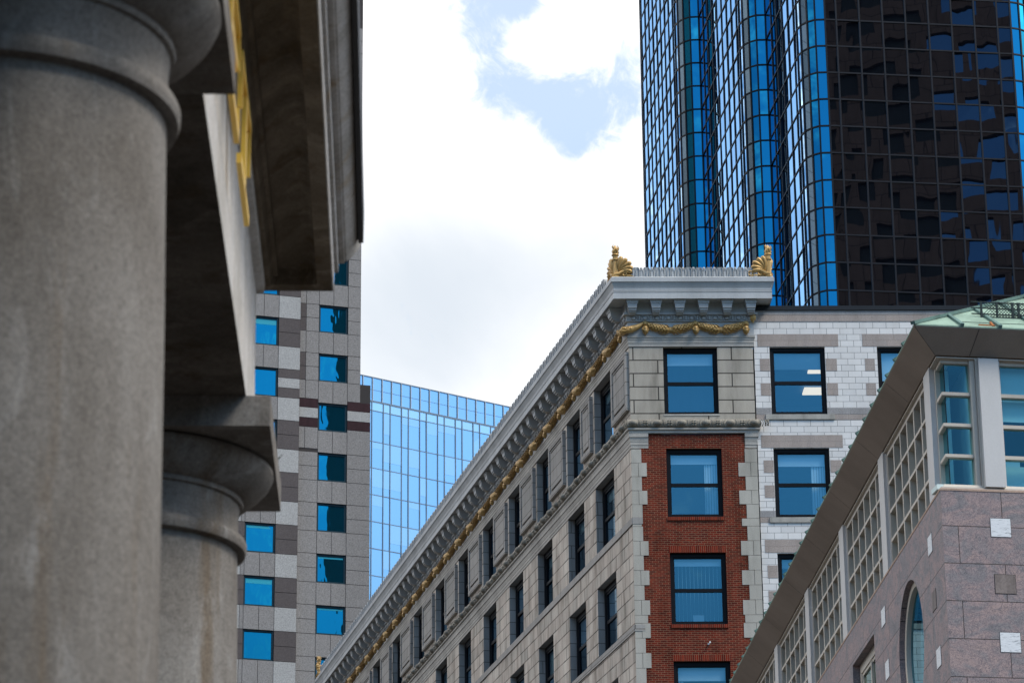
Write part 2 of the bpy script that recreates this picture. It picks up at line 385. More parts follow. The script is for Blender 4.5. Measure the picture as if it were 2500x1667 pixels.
M['leaf'] = plain('weed_leaf', (.05, .09, .04), .6)

def marble():
    m = mat('white_veined_marble', (.72, .73, .74), .5); t = MT(m); uv = t.obj()
    a = t.noise(t.scalev(uv, (3, 3, 16)), 1.6, 8, .7, 1.4)
    t.link(t.ramp(a, [(.40, (.76, .77, .78)), (.58, (.66, .67, .68)), (.64, (.12, .13, .15)), (.69, (.70, .71, .72))]), t.b.inputs['Base Color']); return m
M['marble'] = marble()
def pink_granite():
    m = mat('pink_veined_granite', (.25, .19, .19), .6); t = MT(m); uv = t.uv(); ob = t.obj()
    cells = t.n('ShaderNodeTexBrick', {'Vector': uv, 'Color1': (.2, .2, .2, 1), 'Color2': (.8, .8, .8, 1), 'Mortar': (.5, .5, .5, 1), 'Scale': 1.0, 'Mortar Size': 0.0, 'Bias': 0.0, 'Brick Width': 2.9, 'Row Height': .893}, offset=.37)
    sep = t.n('ShaderNodeSeparateColor', {0: cells.outputs['Color']}).outputs[0]
    off = t.n('ShaderNodeCombineXYZ', {'X': t.rng(sep, 0, 1, 0, 40), 'Y': t.rng(sep, 0, 1, 0, 17)}).outputs[0]
    v = t.n('ShaderNodeVectorMath', {0: t.scalev(ob, (.55, .55, .95)), 1: off}, operation='ADD').outputs[0]
    a = t.noise(v, 1.5, 9, .62, 2.2)
    col = t.ramp(a, [(.25, (.150, .147, .155)), (.42, (.235, .210, .212)), (.55, (.305, .232, .225)), (.70, (.37, .270, .245)), (.85, (.235, .215, .218))])
    vein = t.noise(v, 2.6, 7, .7, 3.0)
    col = t.mix(t.rng(vein, .49, .505, 0, 1), col, t.mix(t.rng(vein, .505, .525, 0, 1), (.085, .08, .095), col))
    g = t.noise(ob, 42, 3, .75); col = t.mix(.62, col, t.ramp(g, [(.30, (.12, .12, .14)), (.5, (.5, .5, .5)), (.72, (.85, .82, .8))]), 'OVERLAY')
    j = t.n('ShaderNodeTexBrick', {'Vector': uv, 'Color1': (1, 1, 1, 1), 'Color2': (.93, .93, .95, 1), 'Mortar': (.16, .15, .15, 1), 'Scale': 1.0, 'Mortar Size': .010, 'Mortar Smooth': .1, 'Bias': 0.0, 'Brick Width': 2.9, 'Row Height': .893}, offset=.37)
    col = t.mix(1.0, col, j.outputs['Color'], 'MULTIPLY')
    t.link(col, t.b.inputs['Base Color']); t.bump(t.n('ShaderNodeMath', {0: j.outputs['Fac'], 1: -1.0}, operation='MULTIPLY').outputs[0], .5, .01); return m
M['pink'] = pink_granite()
def old_stone(name, lo, mid, hi, rough=.85):
    "weathered granite: pitted grain, pale washed patches and brownish runs"
    m = mat(name, mid, rough, 0, .06); t = MT(m); ob = t.obj()
    a = t.noise(t.scalev(ob, (1, 1, .40)), 1.5, 8, .60, .5)
    col = t.ramp(a, [(.28, lo), (.5, mid), (.74, hi)])
    r = t.noise(t.scalev(ob, (3.0, 3.0, .22)), 1.1, 5, .6); col = t.mix(t.rng(r, .55, .70, 0, .85), col, (lo[0]*1.05, lo[1]*.86, lo[2]*.64))
    w = t.noise(t.scalev(ob, (1.6, 1.6, .5)), 2.2, 7, .65, 1.2); col = t.mix(t.rng(w, .56, .68, 0, .65), col, (hi[0]*1.1, hi[1]*1.12, hi[2]*1.15))
    g = t.noise(ob, 26, 5, .75); col = t.mix(.30, col, t.ramp(g, [(.33, (.16, .16, .16)), (.5, (.5, .5, .5)), (.7, (.75, .75, .75))]), 'OVERLAY')
    g2 = t.noise(ob, 75, 3, .7); col = t.mix(.34, col, t.ramp(g2, [(.36, (.2, .2, .2)), (.5, (.5, .5, .5)), (.66, (.78, .78, .78))]), 'OVERLAY')
    t.link(col, t.b.inputs['Base Color']); t.bump(t.noise(ob, 22, 6, .75), .35, .012); return m
M['column'] = old_stone('weathered_column_granite', (.118, .106, .094), (.170, .158, .146), (.245, .235, .222))
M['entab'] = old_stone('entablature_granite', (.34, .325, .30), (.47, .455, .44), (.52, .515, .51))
M['soot'] = old_stone('soot_stained_soffit_stone', (.065, .056, .046), (.12, .107, .094), (.19, .172, .15))  # darker stone tones for the soffit and portico walls
M['sootcove'] = old_stone('brown_stained_cove_stone', (.075, .060, .042), (.14, .115, .085), (.23, .19, .145))  # dark brown stone tones for the cornice underside
M['gutter'] = mat('black_gutter', (.012, .013, .016), .5)

# ------------------------------------------------------------------ setting
g = MB(); R = 1500
g.poly([(-R, -R, 0), (R, -R, 0), (R, R, 0), (-R, R, 0)], [(-R, -R), (R, -R), (R, R), (-R, R)])
o = g.build('ground', M['paving']); o['kind'] = 'structure'
g = MB(); g.poly([(-40, 44, .004), (60, 40, .004), (60, 56, .004), (-40, 60, .004)], None); g.poly([(-9, 60, .004), (2, 58, .004), (-12, 400, .004), (-26, 400, .004)], None)
o = g.build('road', M['asphalt']); o['kind'] = 'structure'

# generic window: frame object > pane, blind ...
def window(parent, F, u0, u1, z0, z1, w, mat_g, fr=.11, rail=None, cols=0, frame_mat='black', blind=None, curtain=None, lathed=False, step=.05, bm='blind', cm='curtain', tilt=.004, inner=.07):
    f = MB()
    def bar(a, b, c, d, wo=0.0): f.box(F, a, b, w-inner, w+wo, c, d)
    bar(u0, u0+fr, z0, z1, .05); bar(u1-fr, u1, z0, z1, .05); bar(u0+fr, u1-fr, z1-fr*1.25, z1, .05); bar(u0+fr, u1-fr, z0, z0+fr*.8, .05)
    s = fr*.45
    a, b, c, d = u0+fr, u1-fr, z0+fr*.8, z1-fr*1.25
    bar(a, a+s, c, d, .02); bar(b-s, b, c, d, .02); bar(a+s, b-s, d-s, d, .02); bar(a+s, b-s, c, c+s, .02)
    if rail: bar(a+s, b-s, rail-.06, rail+.06, .025)
    fo = f.build('window', M[frame_mat], parent)
    p = MB()
    for (q0, q1) in ([(c, rail), (rail, d)] if rail else [(c, d)]):
        t = [random.uniform(-tilt, tilt) for _ in range(3)]
        wo = w-.02
        p.fq(F, [(a, wo+t[0], q0), (b, wo+t[1], q0), (b, wo+t[1]+t[2], q1), (a, wo+t[0]+t[2], q1)])
    p.build('pane', mat_g, fo)
    if blind:
        q = MB(); q.box(F, a, b, w-.16, w-.13, d-blind*(d-c), d); q.build('blind', M[bm], fo)
    if curtain:
        x0, x1 = (a+(b-a)*curtain[0], a+(b-a)*curtain[1])
        q = MB(); q.box(F, x0, x1, w-.22, w-.19, c, d); q.build('curtain', M[cm], fo)
    return fo

# ------------------------------------------------------------------ corner office building
BASE = (4.155, 103.917)
FS = Face(BASE, -13.07, BASE, (-1, 0)); FF = Face(BASE, 88.7, BASE, (0, -1))
LS, LF = 62.6, 4.40
B1 = thing('corner_office_building', 'grey granite and red brick office block with deep grey cornice and gold garlands', 'building', BASE)
n_s, n_f = FS.n, FF.n; n_r = FF.d
PC = FS.p(0, 0, 0); PFar = FS.p(LS, 0, 0); PRt = FF.p(LF, 0, 0); PBk = FF.p(LF, -1.3, 0); PFb = PFar + n_f*-1.5
n_far = FS.d
PATH = [PFb + FF.d*3.0, PFar, PC, PRt, PBk]
NORM = [Vector((n_far.x, n_far.y)), mitre(n_far, n_s), mitre(n_s, n_f), mitre(n_f, n_r), Vector((n_r.x, n_r.y))]
PATH[0] = PFar + Vector((-n_s.x, -n_s.y, 0))*4
nears = [2.41, 6.78, 11.85, 16.80, 21.72, 26.72, 31.76, 36.90, 42.20, 47.45, 52.8, 58.2]
fars = [5.05, 9.25, 14.25, 19.25, 24.2, 29.2, 34.25, 39.4, 44.75, 50.0, 55.3, 60.6]
heads = [37.77, 34.0, 30.22, 26.37]; sills = [35.25, 31.49, 27.66, 23.8]
w = MB(); levels = [(38.15, 34.9), (34.9, 31.24), (31.24, 27.42), (27.42, 23.5)]
for k, (zt, zb) in enumerate(levels):
    holes = [(a, b, sills[k], heads[k]) for a, b in zip(nears, fars)]
    w.wall(FS, 0, LS, zb, zt, holes, .34, 0, 0, zr=heads[k]-20, rmi=1, ur=k*.31)
w.wall(FS, 0, LS, 0, 23.5, (), .3, 0, 0)
# front: top floor and quoin margins in stone
w.wall(FF, 0, LF, 34.9, 38.15, [(1.2, 3.13, 35.26, 37.77)], .32, 0, 2, zr=37.77-19.84, ur=.13)
w.wall(FF, 0, LF, 0, 22.5, (), .3, 0, 0)
# remaining sides and roof
bk = [FF.p(LF, 0, 0), FF.p(LF, -14, 0), FS.p(LS, 0, 0)+Vector((12, 0, 0)), FS.p(LS, 0, 0)]
for a, b in zip(bk, bk[1:]):
    w.poly([a, b, b+Vector((0, 0, 38.6)), a+Vector((0, 0, 38.6))], [(0, 0), ((b-a).length, 0), ((b-a).length, 38.6), (0, 38.6)])
w.build('stone_wall', [M['ashlar'], M['jamb'], M['ashlar_top']], B1)
w = MB(); Z = Vector((0, 0, 39.3)); w.poly([PC+Z, PRt+Z, bk[1]+Z, bk[2]+Z, PFar+Z], None); w.build('roof', M['coping'], B1)
w = MB()
w.wall(FF, .28, LF-.25, 22.5, 34.50, [(1.22, 3.17, 31.50, 34.0), (1.25, 3.20, 27.66, 30.22), (1.28, 3.23, 23.9, 26.37)], .22, .004, 0, zr=.03)
w.build('brick_panel', M['brick'], B1)
w = MB()
for (a, b, h, s) in ((1.22, 3.17, None, 31.50), (1.25, 3.20, 30.22, 27.66), (1.28, 3.23, 26.37, None)):
    if h: w.box(FF, a-.02, b+.02, -.05, .012, h, h+.23, zr=h-.015)
    if s: w.box(FF, a-.02, b+.02, -.15, .05, s-.125, s-.003, zr=s-.25)
w.build('soldier_course', M['brick_soldier'], B1)
# toothed quoins either side of the brick
for side in (0, 1):
    q = MB(); z = 33.97; k = 0
    seq = [.505, .505, .51, .505, .515, .275] + [.525, .525, .53, .53, .53, .53, .285]*3
    for hgt in seq:
        if z < 22.6: break
        short = hgt < .3
        wid = (.52 if k % 2 else .34) if not short else (.30 if k < 8 else .44)
        if side: wid = (.66 if k % 2 else .42) if not short else .60
        a, b = (-.012, wid) if side == 0 else (LF-wid, LF+.012)
        if wid > .5 and not short:
            cut = a+.24 if side == 0 else b-.24
            q.box(FF, a, cut-.006, -.3, .022, z-hgt+.012, z); q.box(FF, cut+.006, b, -.3, .030, z-hgt+.012, z)
        else: q.box(FF, a, b, -.3, .026, z-hgt+.012, z)
        z -= hgt; k += 1
    q.build('quoin_strip', M['quoin'], B1)
# stone bands
w = MB()
sweep(w, PATH, NORM, [(.0, 38.17), (.085, 38.17), (.085, 38.10), (.06, 38.08), (.06, 38.02), (.045, 38.01), (.045, 37.90), (.03, 37.885), (.03, 37.775), (-.02, 37.775)])
w.build('architrave', M['granite'], B1)
w = MB()
sweep(w, PATH, NORM, [(0, 34.72), (.15, 34.715), (.15, 34.66), (.09, 34.62), (.09, 34.545), (-.02, 34.54)])
w.build('band_lip', M['granite'], B1)
w = MB()
fs = [(.0, 34.545), (.085, 34.54), (.085, 34.40), (.06, 34.385), (.04, 34.27), (.04, 34.245), (.03, 34.24), (.03, 34.12), (.015, 34.11), (.015, 34.005), (-.02, 34.0)]
sweep(w, [PFar, PC, FF.p(.60, 0, 0)], [Vector((n_s.x, n_s.y)), mitre(n_s, n_f), Vector((n_f.x, n_f.y))], fs)
sweep(w, [FF.p(LF-.40, 0, 0), PRt, FF.p(LF, -.3, 0)], [Vector((n_f.x, n_f.y)), mitre(n_f, n_r), Vector((n_r.x, n_r.y))], fs)
w.build('band_fascia', M['granite'], B1)
# carved torus
w = MB()
tor = [(.0, 35.04)] + [(.08+.115*math.cos(t), 34.885+.15*math.sin(t)) for t in [rad(80-20*i) for i in range(9)]] + [(0, 34.72)]
sweep(w, PATH, NORM, tor)
def egg(mb, F, u, p, z, ru, rz, rw): mb.ball(F.p(u, p, z), ru, rw, rz, 10, 6, F.d, F.n, Vector((0, 0, 1)))
def eggs(F, u0, u1, step):
    k = 0; u = u0
    while u < u1:
        egg(w, F, u, .175, 34.885, .165*step/.855, .115, .150)
        for s in (-1, 1):
            pts = [F.p(u+s*step*(.20+.06*math.cos(t)), .205-.05*abs(math.sin(t)), 34.885+.112*math.sin(t)) for t in [rad(-80+20*i) for i in range(9)]]
            w.tube(pts, .026, 5)
            pts = [F.p(u+s*step*(.30+.05*math.cos(t)), .20-.06*abs(math.sin(t)), 34.885+.112*math.sin(t)) for t in [rad(-80+32*i) for i in range(6)]]
            w.tube(pts, .022, 5)
        for dz in (-.07, 0, .07): egg(w, F, u+step*.5-.045, .20-abs(dz)*.5, 34.885+dz, .042, .042, .045); egg(w, F, u+step*.5+.045, .20-abs(dz)*.5, 34.885+dz, .042, .042, .045)
        u += step
eggs(FF, .08, LF+.1, .855)
eggs(FS, .55, LS, 1.085)
w.build('carved_band', M['torus'], B1, smooth=45)
# ledges under the rows of windows on the side
w = MB()
for zt, zb in ((31.49, 31.25), (27.66, 27.43)):
    w.box(FS, 0, LS, -.3, .035, zb, zt, skip='t'); w.box(FF, -.02, .34, -.2, .037, zb, zt)
    w.fq(FS, [(0, .035, zt), (LS, .035, zt), (LS, -.3, zt), (0, -.3, zt)])
w.build('sill_ledge', M['jamb'], B1)
w = MB(); w.box(FF, 1.18, 3.16, -.28, .02, 35.20, 35.262); w.build('sill', M['granite'], B1)
# raised panels on the top floor piers
def pier_panel(a, b):
    q = MB(); t = .13; z0, z1 = 35.45, 37.62; e = .20
    q.box(FS, a, a+e, 0, t, z0, z1); q.box(FS, b-e, b, 0, t, z0, z1); q.box(FS, a+e, b-e, 0, t, z1-e, z1); q.box(FS, a+e, b-e, 0, t, z0, z0+e)
    e2 = e+.08
    q.box(FS, a+e, a+e2, 0, t*.7, z0+e, z1-e); q.box(FS, b-e2, b-e, 0, t*.7, z0+e, z1-e); q.box(FS, a+e2, b-e2, 0, t*.7, z1-e2, z1-e); q.box(FS, a+e2, b-e2, 0, t*.7, z0+e, z0+e2)
    q.box(FS, a+e2+.07, b-e2-.07, 0, t*.82, z0+e2+.08, z1-e2-.08)
    q.build('pier_panel', M['jamb'], B1)
pier_panel(.10, 2.20)
for f_, n_ in zip(fars, nears[1:]):
    if FS.sees(f_, n_, 35.4, 37.7): pier_panel(f_+.22, n_-.06)
# frieze, egg and dart
w = MB()
sweep(w, PATH, NORM, [(.0, 39.42), (.12, 39.42), (.12, 39.02), (.20, 39.0), (.20, 38.93), (.10, 38.91), (.08, 38.72), (.12, 38.715), (.12, 38.69), (.055, 38.68), (.055, 38.16)])
w.build('frieze', M['paint'], B1)
w = MB()
def eggdart(F, u0, u1, step):
    u = u0
    while u < u1:
        c = F.p(u, .11, 38.805)
        w.ball(c, step*.22, .075, .075, 8, 5, F.d, F.n, Vector((0, 0, 1)))
        for s in (-1, 1):
            w.tube([F.p(u+s*step*(.10+.21*math.sin(t)), .135+.03*math.sin(t), 38.81-.10*math.cos(t)) for t in [rad(15+30*i) for i in range(6)]], .020, 4)
        w.box(F, u+step*.5-.018, u+step*.5+.018, .07, .16, 38.74, 38.90)
        u += step
eggdart(FF, .17, LF, .416); eggdart(FS, .20, LS, .53)
w.build('egg_and_dart', M['paint'], B1, smooth=40)
w = MB(); c = FF.p(LF+.03, .13, 38.82)
w.ball(c, .13, .12, .13, 10, 6); w.tube([c+Vector((0, 0, -.1)), c+Vector((0, -.02, -.2))], [.07, .02], 6); w.build('corner_leaf', M['gold'], B1, smooth=True)
# cornice
w = MB()
sweep(w, PATH, NORM, [(-.9, 40.17), (.70, 40.17), (.755, 40.13), (.775, 40.12), (.775, 39.965), (.755, 39.95), (.735, 39.93), (.70, 39.85), (.665, 39.765), (.655, 39.705), (.685, 39.70), (.685, 39.665), (.665, 39.66), (.665, 39.645), (.69, 39.64), (.69, 39.60), (.67, 39.595), (.67, 39.57), (.685, 39.565), (.685, 39.352), (.665, 39.352), (.665, 39.372), (-.05, 39.374)])
w.build('cornice', M['paint'], B1)
# modillion brackets
bm_ = MB(); I = Face((0, 0), 90, (0, 0), (0, 1)); I.d = Vector((1, 0, 0)); I.n = Vector((0, 1, 0))
bm_.box(I, -.215, .215, .10, .595, .30, .365); bm_.box(I, -.195, .195, .10, .575, .24, .30)
for (za, zb, wa, wb, da, db) in ((.24, .07, .18, .155, .55, .53), (.07, .0, .145, .14, .49, .49), (.0, -.06, .13, .125, .43, .43), (-.06, -.11, .115, .10, .36, .34)):
    A = [(-wa, .10, za), (wa, .10, za), (wa, da, za), (-wa, da, za)]; Bq = [(-wb, .10, zb), (wb, .10, zb), (wb, db, zb), (-wb, db, zb)]
    for i in range(4): j = (i+1) % 4; bm_.poly([A[i], A[j], Bq[j], Bq[i]])
    bm_.poly(A); bm_.poly(Bq)
br0 = bm_.build('bracket', M['paint'], B1, weld=False)
def place(proto, F, u, z, first, sx=1.0):
    o = proto if first else proto.copy()
    if not first: COL.objects.link(o); o.parent = proto.parent
    p = F.p(u, 0, z); o.location = p
    xd = Vector((F.n.y, -F.n.x, 0)); o.rotation_euler = (0, 0, math.atan2(xd.y, xd.x)); o.scale = (sx, 1, 1)
    return o
u = .12; first = True
for k in range(6): place(br0, FF, .12+k*.844, 38.99, first); first = False
for k in range(-1, 57):
    uu = .62 + 387*(math.exp(.0027*k)-1)*1.005
    if .3 < uu < LS-.3: place(br0, FS, uu, 38.99, False, 1.15)
# garlands and pendants
def swag():
    q = MB(); n = 22; hw = .89
    P = []; Rr = []
    for i in range(n+1):
        t = -1+2*i/n; P.append(Vector((t*hw*.94, .10, -.02-.205*(1-t*t)))); Rr.append(.050+.125*(1-t*t)**.75)
    q.tube(P, [r*.60 for r in Rr], 9, flat=1.0)
    rnd = random.Random(3)
    for i in range(1, n+9):
        f_ = i*n/(n+9); i0 = min(int(f_), n-1); a = f_-i0
        c = P[i0].lerp(P[i0+1], a); r = Rr[i0]*(1-a)+Rr[i0+1]*a; tg = (P[i0+1]-P[i0]).normalized()
        sgn = 1 if c.x < 0 else -1
        for kk in range(5):
            an = rad(-70+kk*52 + (26 if i % 2 else 0) + rnd.uniform(-8, 8))
            nrm = Vector((0, math.cos(an-1.0+.35), math.sin(an-1.0+.35)))
            side = tg.cross(nrm).normalized(); nn = side.cross(tg).normalized()
            if nn.y < -.25: continue
            base = c + nn*r*.52; L_ = .12+.22*r; wd = .030+.13*r
            tip = base + tg*sgn*-1*L_ + nn*(.03+.42*r)
            mid = base + tg*sgn*-1*L_*.5 + nn*(.02+.36*r)
            q.poly([base - side*wd*.4, mid - side*wd, tip, mid + nn*.012]); q.poly([base - side*wd*.4, mid + nn*.012, base + side*wd*.4]); q.poly([mid + nn*.012, tip, mid + side*wd, base + side*wd*.4])
    return q.build('garland', M['gold'], B1, weld=False)
def pendant():
    q = MB(); c = Vector((0, .06, .02))
    q.lathe_pts = None
    for r, y in ((.10, .10), (.055, .14)):
        ring = [[Vector((math.cos(2*math.pi*k/14)*rr, yy, .02+math.sin(2*math.pi*k/14)*rr)) for k in range(14)] for rr, yy in ((r, 0.0), (r, y-.02), (r*.8, y), (r*.3, y+.01))]
        q.ring(ring, True, True)
    q.ball((0, .10, -.20), .095, .085, .115, 12, 8); q.tube([(0, .10, -.08), (0, .10, -.15)], [.075, .095], 10); q.tube([(0, .10, -.30), (0, .10, -.345)], [.03, .008], 6)
    for s in (-1, 1): q.tube([(s*.05, .12, -.10), (s*.085, .15, -.18), (s*.03, .17, -.27)], [.03, .035, .012], 6)
    return q.build('pendant', M['gold'], B1, smooth=45)
sw = swag(); pe = pendant()

for k, uu in enumerate((.585, 2.38, 4.17)): place(pe, FF, uu, 38.57, k == 0).scale = (1.2, 1.5, 1.2)
place(sw, FF, 1.48, 38.60, True); place(sw, FF, 3.275, 38.60, False)
drops = [.95, 3.15, 5.45, 7.75]
while drops[-1] < LS-2: drops.append(drops[-1] + 2.33+.0035*drops[-1])
for d in drops: place(pe, FS, d-.1, 38.52, False, 1.25)
for a, b in zip(drops, drops[1:]): place(sw, FS, (a+b)/2-.1, 38.58, False, (b-a)/1.79)
# half swags meeting on the corner
q = MB(); rnd = random.Random(5)
P = [FF.p(.50, .14, 38.60), FF.p(.30, .16, 38.47), FF.p(.08, .17, 38.38), PC + Vector((n_s+n_f).to_tuple())*.20 + Vector((0, 0, 38.31)), FS.p(.25, .17, 38.38), FS.p(.55, .16, 38.47), FS.p(.78, .14, 38.58)]
q.tube(P, [.05, .10, .125, .13, .125, .10, .05], 10)
for i in range(110):
    f_ = rnd.uniform(0, 5.99); i0 = int(f_); c = P[i0].lerp(P[i0+1], f_-i0); r = [.05, .10, .125, .13, .125, .10, .05][i0]
    nn = ((n_f if i0 < 3 else n_s) + Vector((0, 0, rnd.uniform(-1.1, 1.0))) + FF.d*rnd.uniform(-.4, .4)).normalized()
    q.ball(c+nn*r*.9, .045, .03, .03, 6, 4, (P[i0+1]-P[i0]).normalized(), nn, (P[i0+1]-P[i0]).normalized().cross(nn))
q.build('garland', M['gold'], B1, smooth=40)
# cresting tiles along the cornice top
def crest(F, u0, u1, pitch, wd):
    q = MB(); u = u0
    while u < u1:
        a = wd/2; h = .355 + random.uniform(-.006, .006); b = .70; t = .035
        prof = [(-a*.86, 0), (a*.86, 0), (a, h*.78), (a*.93, h*.93), (a*.6, h), (-a*.6, h), (-a*.93, h*.93), (-a, h*.78)]
        fr_ = [F.p(u+x, b-.03+.05*(z/h)**2, 40.165+z) for x, z in prof]; bk_ = [F.p(u+x, b-.09, 40.165+z) for x, z in prof]
        q.poly(fr_); q.poly(list(reversed(bk_)))
        for i in range(8): j = (i+1) % 8; q.poly([fr_[i], fr_[j], bk_[j], bk_[i]])
        for s in (-1, 1):
            q.tube([F.p(u+s*a*.86, b+.005, 40.17), F.p(u+s*a*.95, b+.02, 40.165+h*.75), F.p(u+s*a*.55, b+.035, 40.165+h*.99)], .014, 4)
            q.tube([F.p(u+s*a*.16, b-.01, 40.17), F.p(u+s*a*.12, b, 40.165+h*.45), F.p(u+s*a*.03, b+.01, 40.165+h*.78)], [.025, .016, .006], 4)
        x = u+pitch/2; k = wd*.17
        q.box(F, x-k, x+k, b-.08, b+.005, 40.165, 40.165+h*.70); q.box(F, x-k*1.25, x+k*1.25, b-.085, b+.02, 40.165+h*.70, 40.165+h*.745)
        q.ball(F.p(x, b-.03, 40.165+h*.90), k*1.25, .05, .062, 8, 5, F.d, F.n)
        u += pitch
    q.box(F, u0-pitch*.5, u1, .60, .665, 40.165, 40.40)
    return q
crest(FF, .27, 4.5, .372, .245).build('cresting', M['paint'], B1, weld=False)
crest(FS, .75, LS-.6, .535, .36).build('cresting', M['paint'], B1, weld=False)
# gilded corner ornaments
def ornament(at, dirs, o_mir):
    root = None; q = MB(); at = Vector(at)
    q.lathe((at.x, at.y), [(.02, 40.17), (.145, 40.18), (.145, 40.22), (.115, 40.26), (.105, 40.30)], 16)
    rn = 14
    R_ = []
    for z, r in ((40.28, .098), (40.83, .092), (40.84, .122), (40.89, .122), (40.90, .096), (41.0, .098), (41.03, .135), (41.06, .125), (41.07, .08)):
        R_.append([at*1 + Vector((math.cos(2*math.pi*k/(rn*2))*r*(1 if k % 2 or .11 < r else .88), math.sin(2*math.pi*k/(rn*2))*r*(1 if k % 2 or .11 < r else .88), z-at.z)) for k in range(rn*2)])
    q.ring(R_, True, True)
    root = q.build('corner_ornament', M['gold'], B1, smooth=30)
    f_ = MB(); rnd = random.Random(9)
    fl = [(41.06, .09), (41.14, .125), (41.24, .115), (41.32, .075), (41.40, .03)]
    f_.ring([[at + Vector((math.cos(2*math.pi*k/10)*r*rnd.uniform(.8, 1.15), math.sin(2*math.pi*k/10)*r*rnd.uniform(.8, 1.15), z-at.z)) for k in range(10)] for z, r in fl], True, True)
    for i in range(16):
        an = rnd.uniform(0, 6.28); z = rnd.uniform(41.08, 41.30); d_ = Vector((math.cos(an), math.sin(an), 0)); r = .095
        f_.tube([at+d_*r+Vector((0, 0, z-at.z)), at+d_*(r+.03)+Vector((0, 0, z+.05-at.z)), at+d_*(r-.01)+Vector((0, 0, z+.13-at.z))], [.035, .03, .006], 5)
    f_.build('flame', M['gold'], root, smooth=60)
    for (dx, nv) in dirs:
        p_ = MB(); dx = Vector(dx); nv = Vector(nv); ctr = at + dx*.10 + Vector((0, 0, 40.42-at.z))
        def P2(x, z, y=0.0): return at + dx*x + nv*(.03+y) + Vector((0, 0, 40.17+z-at.z))
        for (tx, tz) in ((.17, .78), (.36, .72), (.53, .59), (.60, .40), (.58, .24)):
            pts = []; rs = []; o2 = Vector((.115, .26)); d2 = Vector((tx, tz))-o2; n2 = Vector((d2.y, -d2.x))
            for s in range(10):
                t = s/9; q2 = o2 + d2*t + n2*(.10*t*t*t - .05*math.sin(t*3.14))
                pts.append(P2(q2.x, q2.y, .02*math.sin(t*3.1)+.07*t*t)); rs.append(.022 + .070*math.sin(min(t*1.05, 1)*math.pi*.62))
            rs[-1] = .050
            p_.tube(pts, rs, 8, flat=1.0, axis=nv)
            p_.tube([x_ + nv*rs[k_]*.95 for k_, x_ in enumerate(pts[:-1])], [.013]*9, 4)
        pl = [(.0, .0), (.70, .0), (.68, .16), (.52, .34), (.44, .48), (.28, .58), (.12, .62), (.0, .62)]
        f1 = [P2(x, z, .0) for x, z in pl]; f0 = [P2(x, z, -.06) for x, z in pl]; p_.poly(f1); p_.poly(f0)
        for i in range(len(pl)): j = (i+1) % len(pl); p_.poly([f1[i], f1[j], f0[j], f0[i]])
        p_.build('palmette', M['gold'], root, smooth=50)
        s_ = MB()
        for (cx, cz, r0, dr) in ((.30, .13, .115, 1), (.66, .11, .105, 1)):
            pts = [P2(cx+dr*math.cos(rad(180-t))*r0*(1-t/640), cz+math.sin(rad(180-t))*r0*(1-t/640), .06) for t in range(0, 560, 28)]
            s_.tube(pts, [.038-.022*i/len(pts) for i in range(len(pts))], 6)
        s_.tube([P2(-.05, .10, .08), P2(.10, .13, .08), P2(.20, .20, .07), P2(.32, .25, .06)], [.05, .055, .05, .04], 7)
        s_.tube([P2(.38, .05, .05), P2(.52, .06, .05), P2(.66, .02, .05)], .04, 6)
        s_.tube([P2(.42, .20, .05), P2(.50, .27, .05), P2(.60, .28, .05)], [.03, .045, .02], 6)
        s_.box(Face.__new__(Face), 0, 0, 0, 0, 0, 0) if False else None
        s_.build('scroll', M['gold'], root, smooth=50)
    return root
mv = mitre(n_s, n_f); c0 = PC + Vector((mv.x, mv.y, 0))*.56
ornament(c0, [(FF.d, FF.n), (FS.d, FS.n)], 0)
mv2 = mitre(n_f, n_r); c1 = PRt + Vector((mv2.x, mv2.y, 0))*.60
ornament(c1, [(-FF.d, FF.n), (-FF.n, FF.d)], 0)
mv3 = mitre(n_far, n_s); c2 = PFar + Vector((mv3.x, mv3.y, 0))*.60
ornament(c2, [(-FS.d, FS.n), (-FS.n, FS.d)], 0)
# windows
window(B1, FF, 1.2, 3.13, 35.26, 37.77, -.20, M['glass'], rail=36.45, blind=.20)
window(B1, FF, 1.22, 3.17, 31.50, 34.0, -.16, M['glass'], rail=32.70, blind=.16, curtain=(.715, 1.0))
window(B1, FF, 1.25, 3.20, 27.66, 30.22, -.16, M['glass'], rail=28.90, blind=.12)
window(B1, FF, 1.28, 3.23, 23.9, 26.37, -.16, M['glass'], rail=25.1, blind=.22, curtain=(.0, .14))
q = MB()
for k in range(12): q.box(FF, 1.42+k*.135, 1.426+k*.135, -.40, -.38, 27.8, 29.95)
q.build('blind_cord', M['blind'], B1)
for k in range(4):
    for i, (a, b) in enumerate(zip(nears, fars)):
        if not FS.sees(a, b, sills[k], heads[k], 20): continue
        window(B1, FS, a, b, sills[k], heads[k], -.30, M['glass_side'], fr=.16, rail=(sills[k]+heads[k])/2-.02, blind=random.choice([None, .18, .3, .5, .2]), curtain=random.choice([None, (.55, 1), (.0, .25)]), tilt=.010)
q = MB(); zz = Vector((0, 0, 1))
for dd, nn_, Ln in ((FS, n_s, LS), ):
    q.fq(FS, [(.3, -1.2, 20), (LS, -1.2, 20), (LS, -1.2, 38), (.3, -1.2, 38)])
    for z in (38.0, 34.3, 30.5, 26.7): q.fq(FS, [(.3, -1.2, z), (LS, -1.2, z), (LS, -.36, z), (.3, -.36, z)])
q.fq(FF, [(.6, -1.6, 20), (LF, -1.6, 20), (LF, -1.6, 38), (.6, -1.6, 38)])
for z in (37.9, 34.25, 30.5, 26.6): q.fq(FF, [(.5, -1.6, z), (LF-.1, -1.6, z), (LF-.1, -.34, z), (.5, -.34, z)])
q.build('room', M['room'], B1)
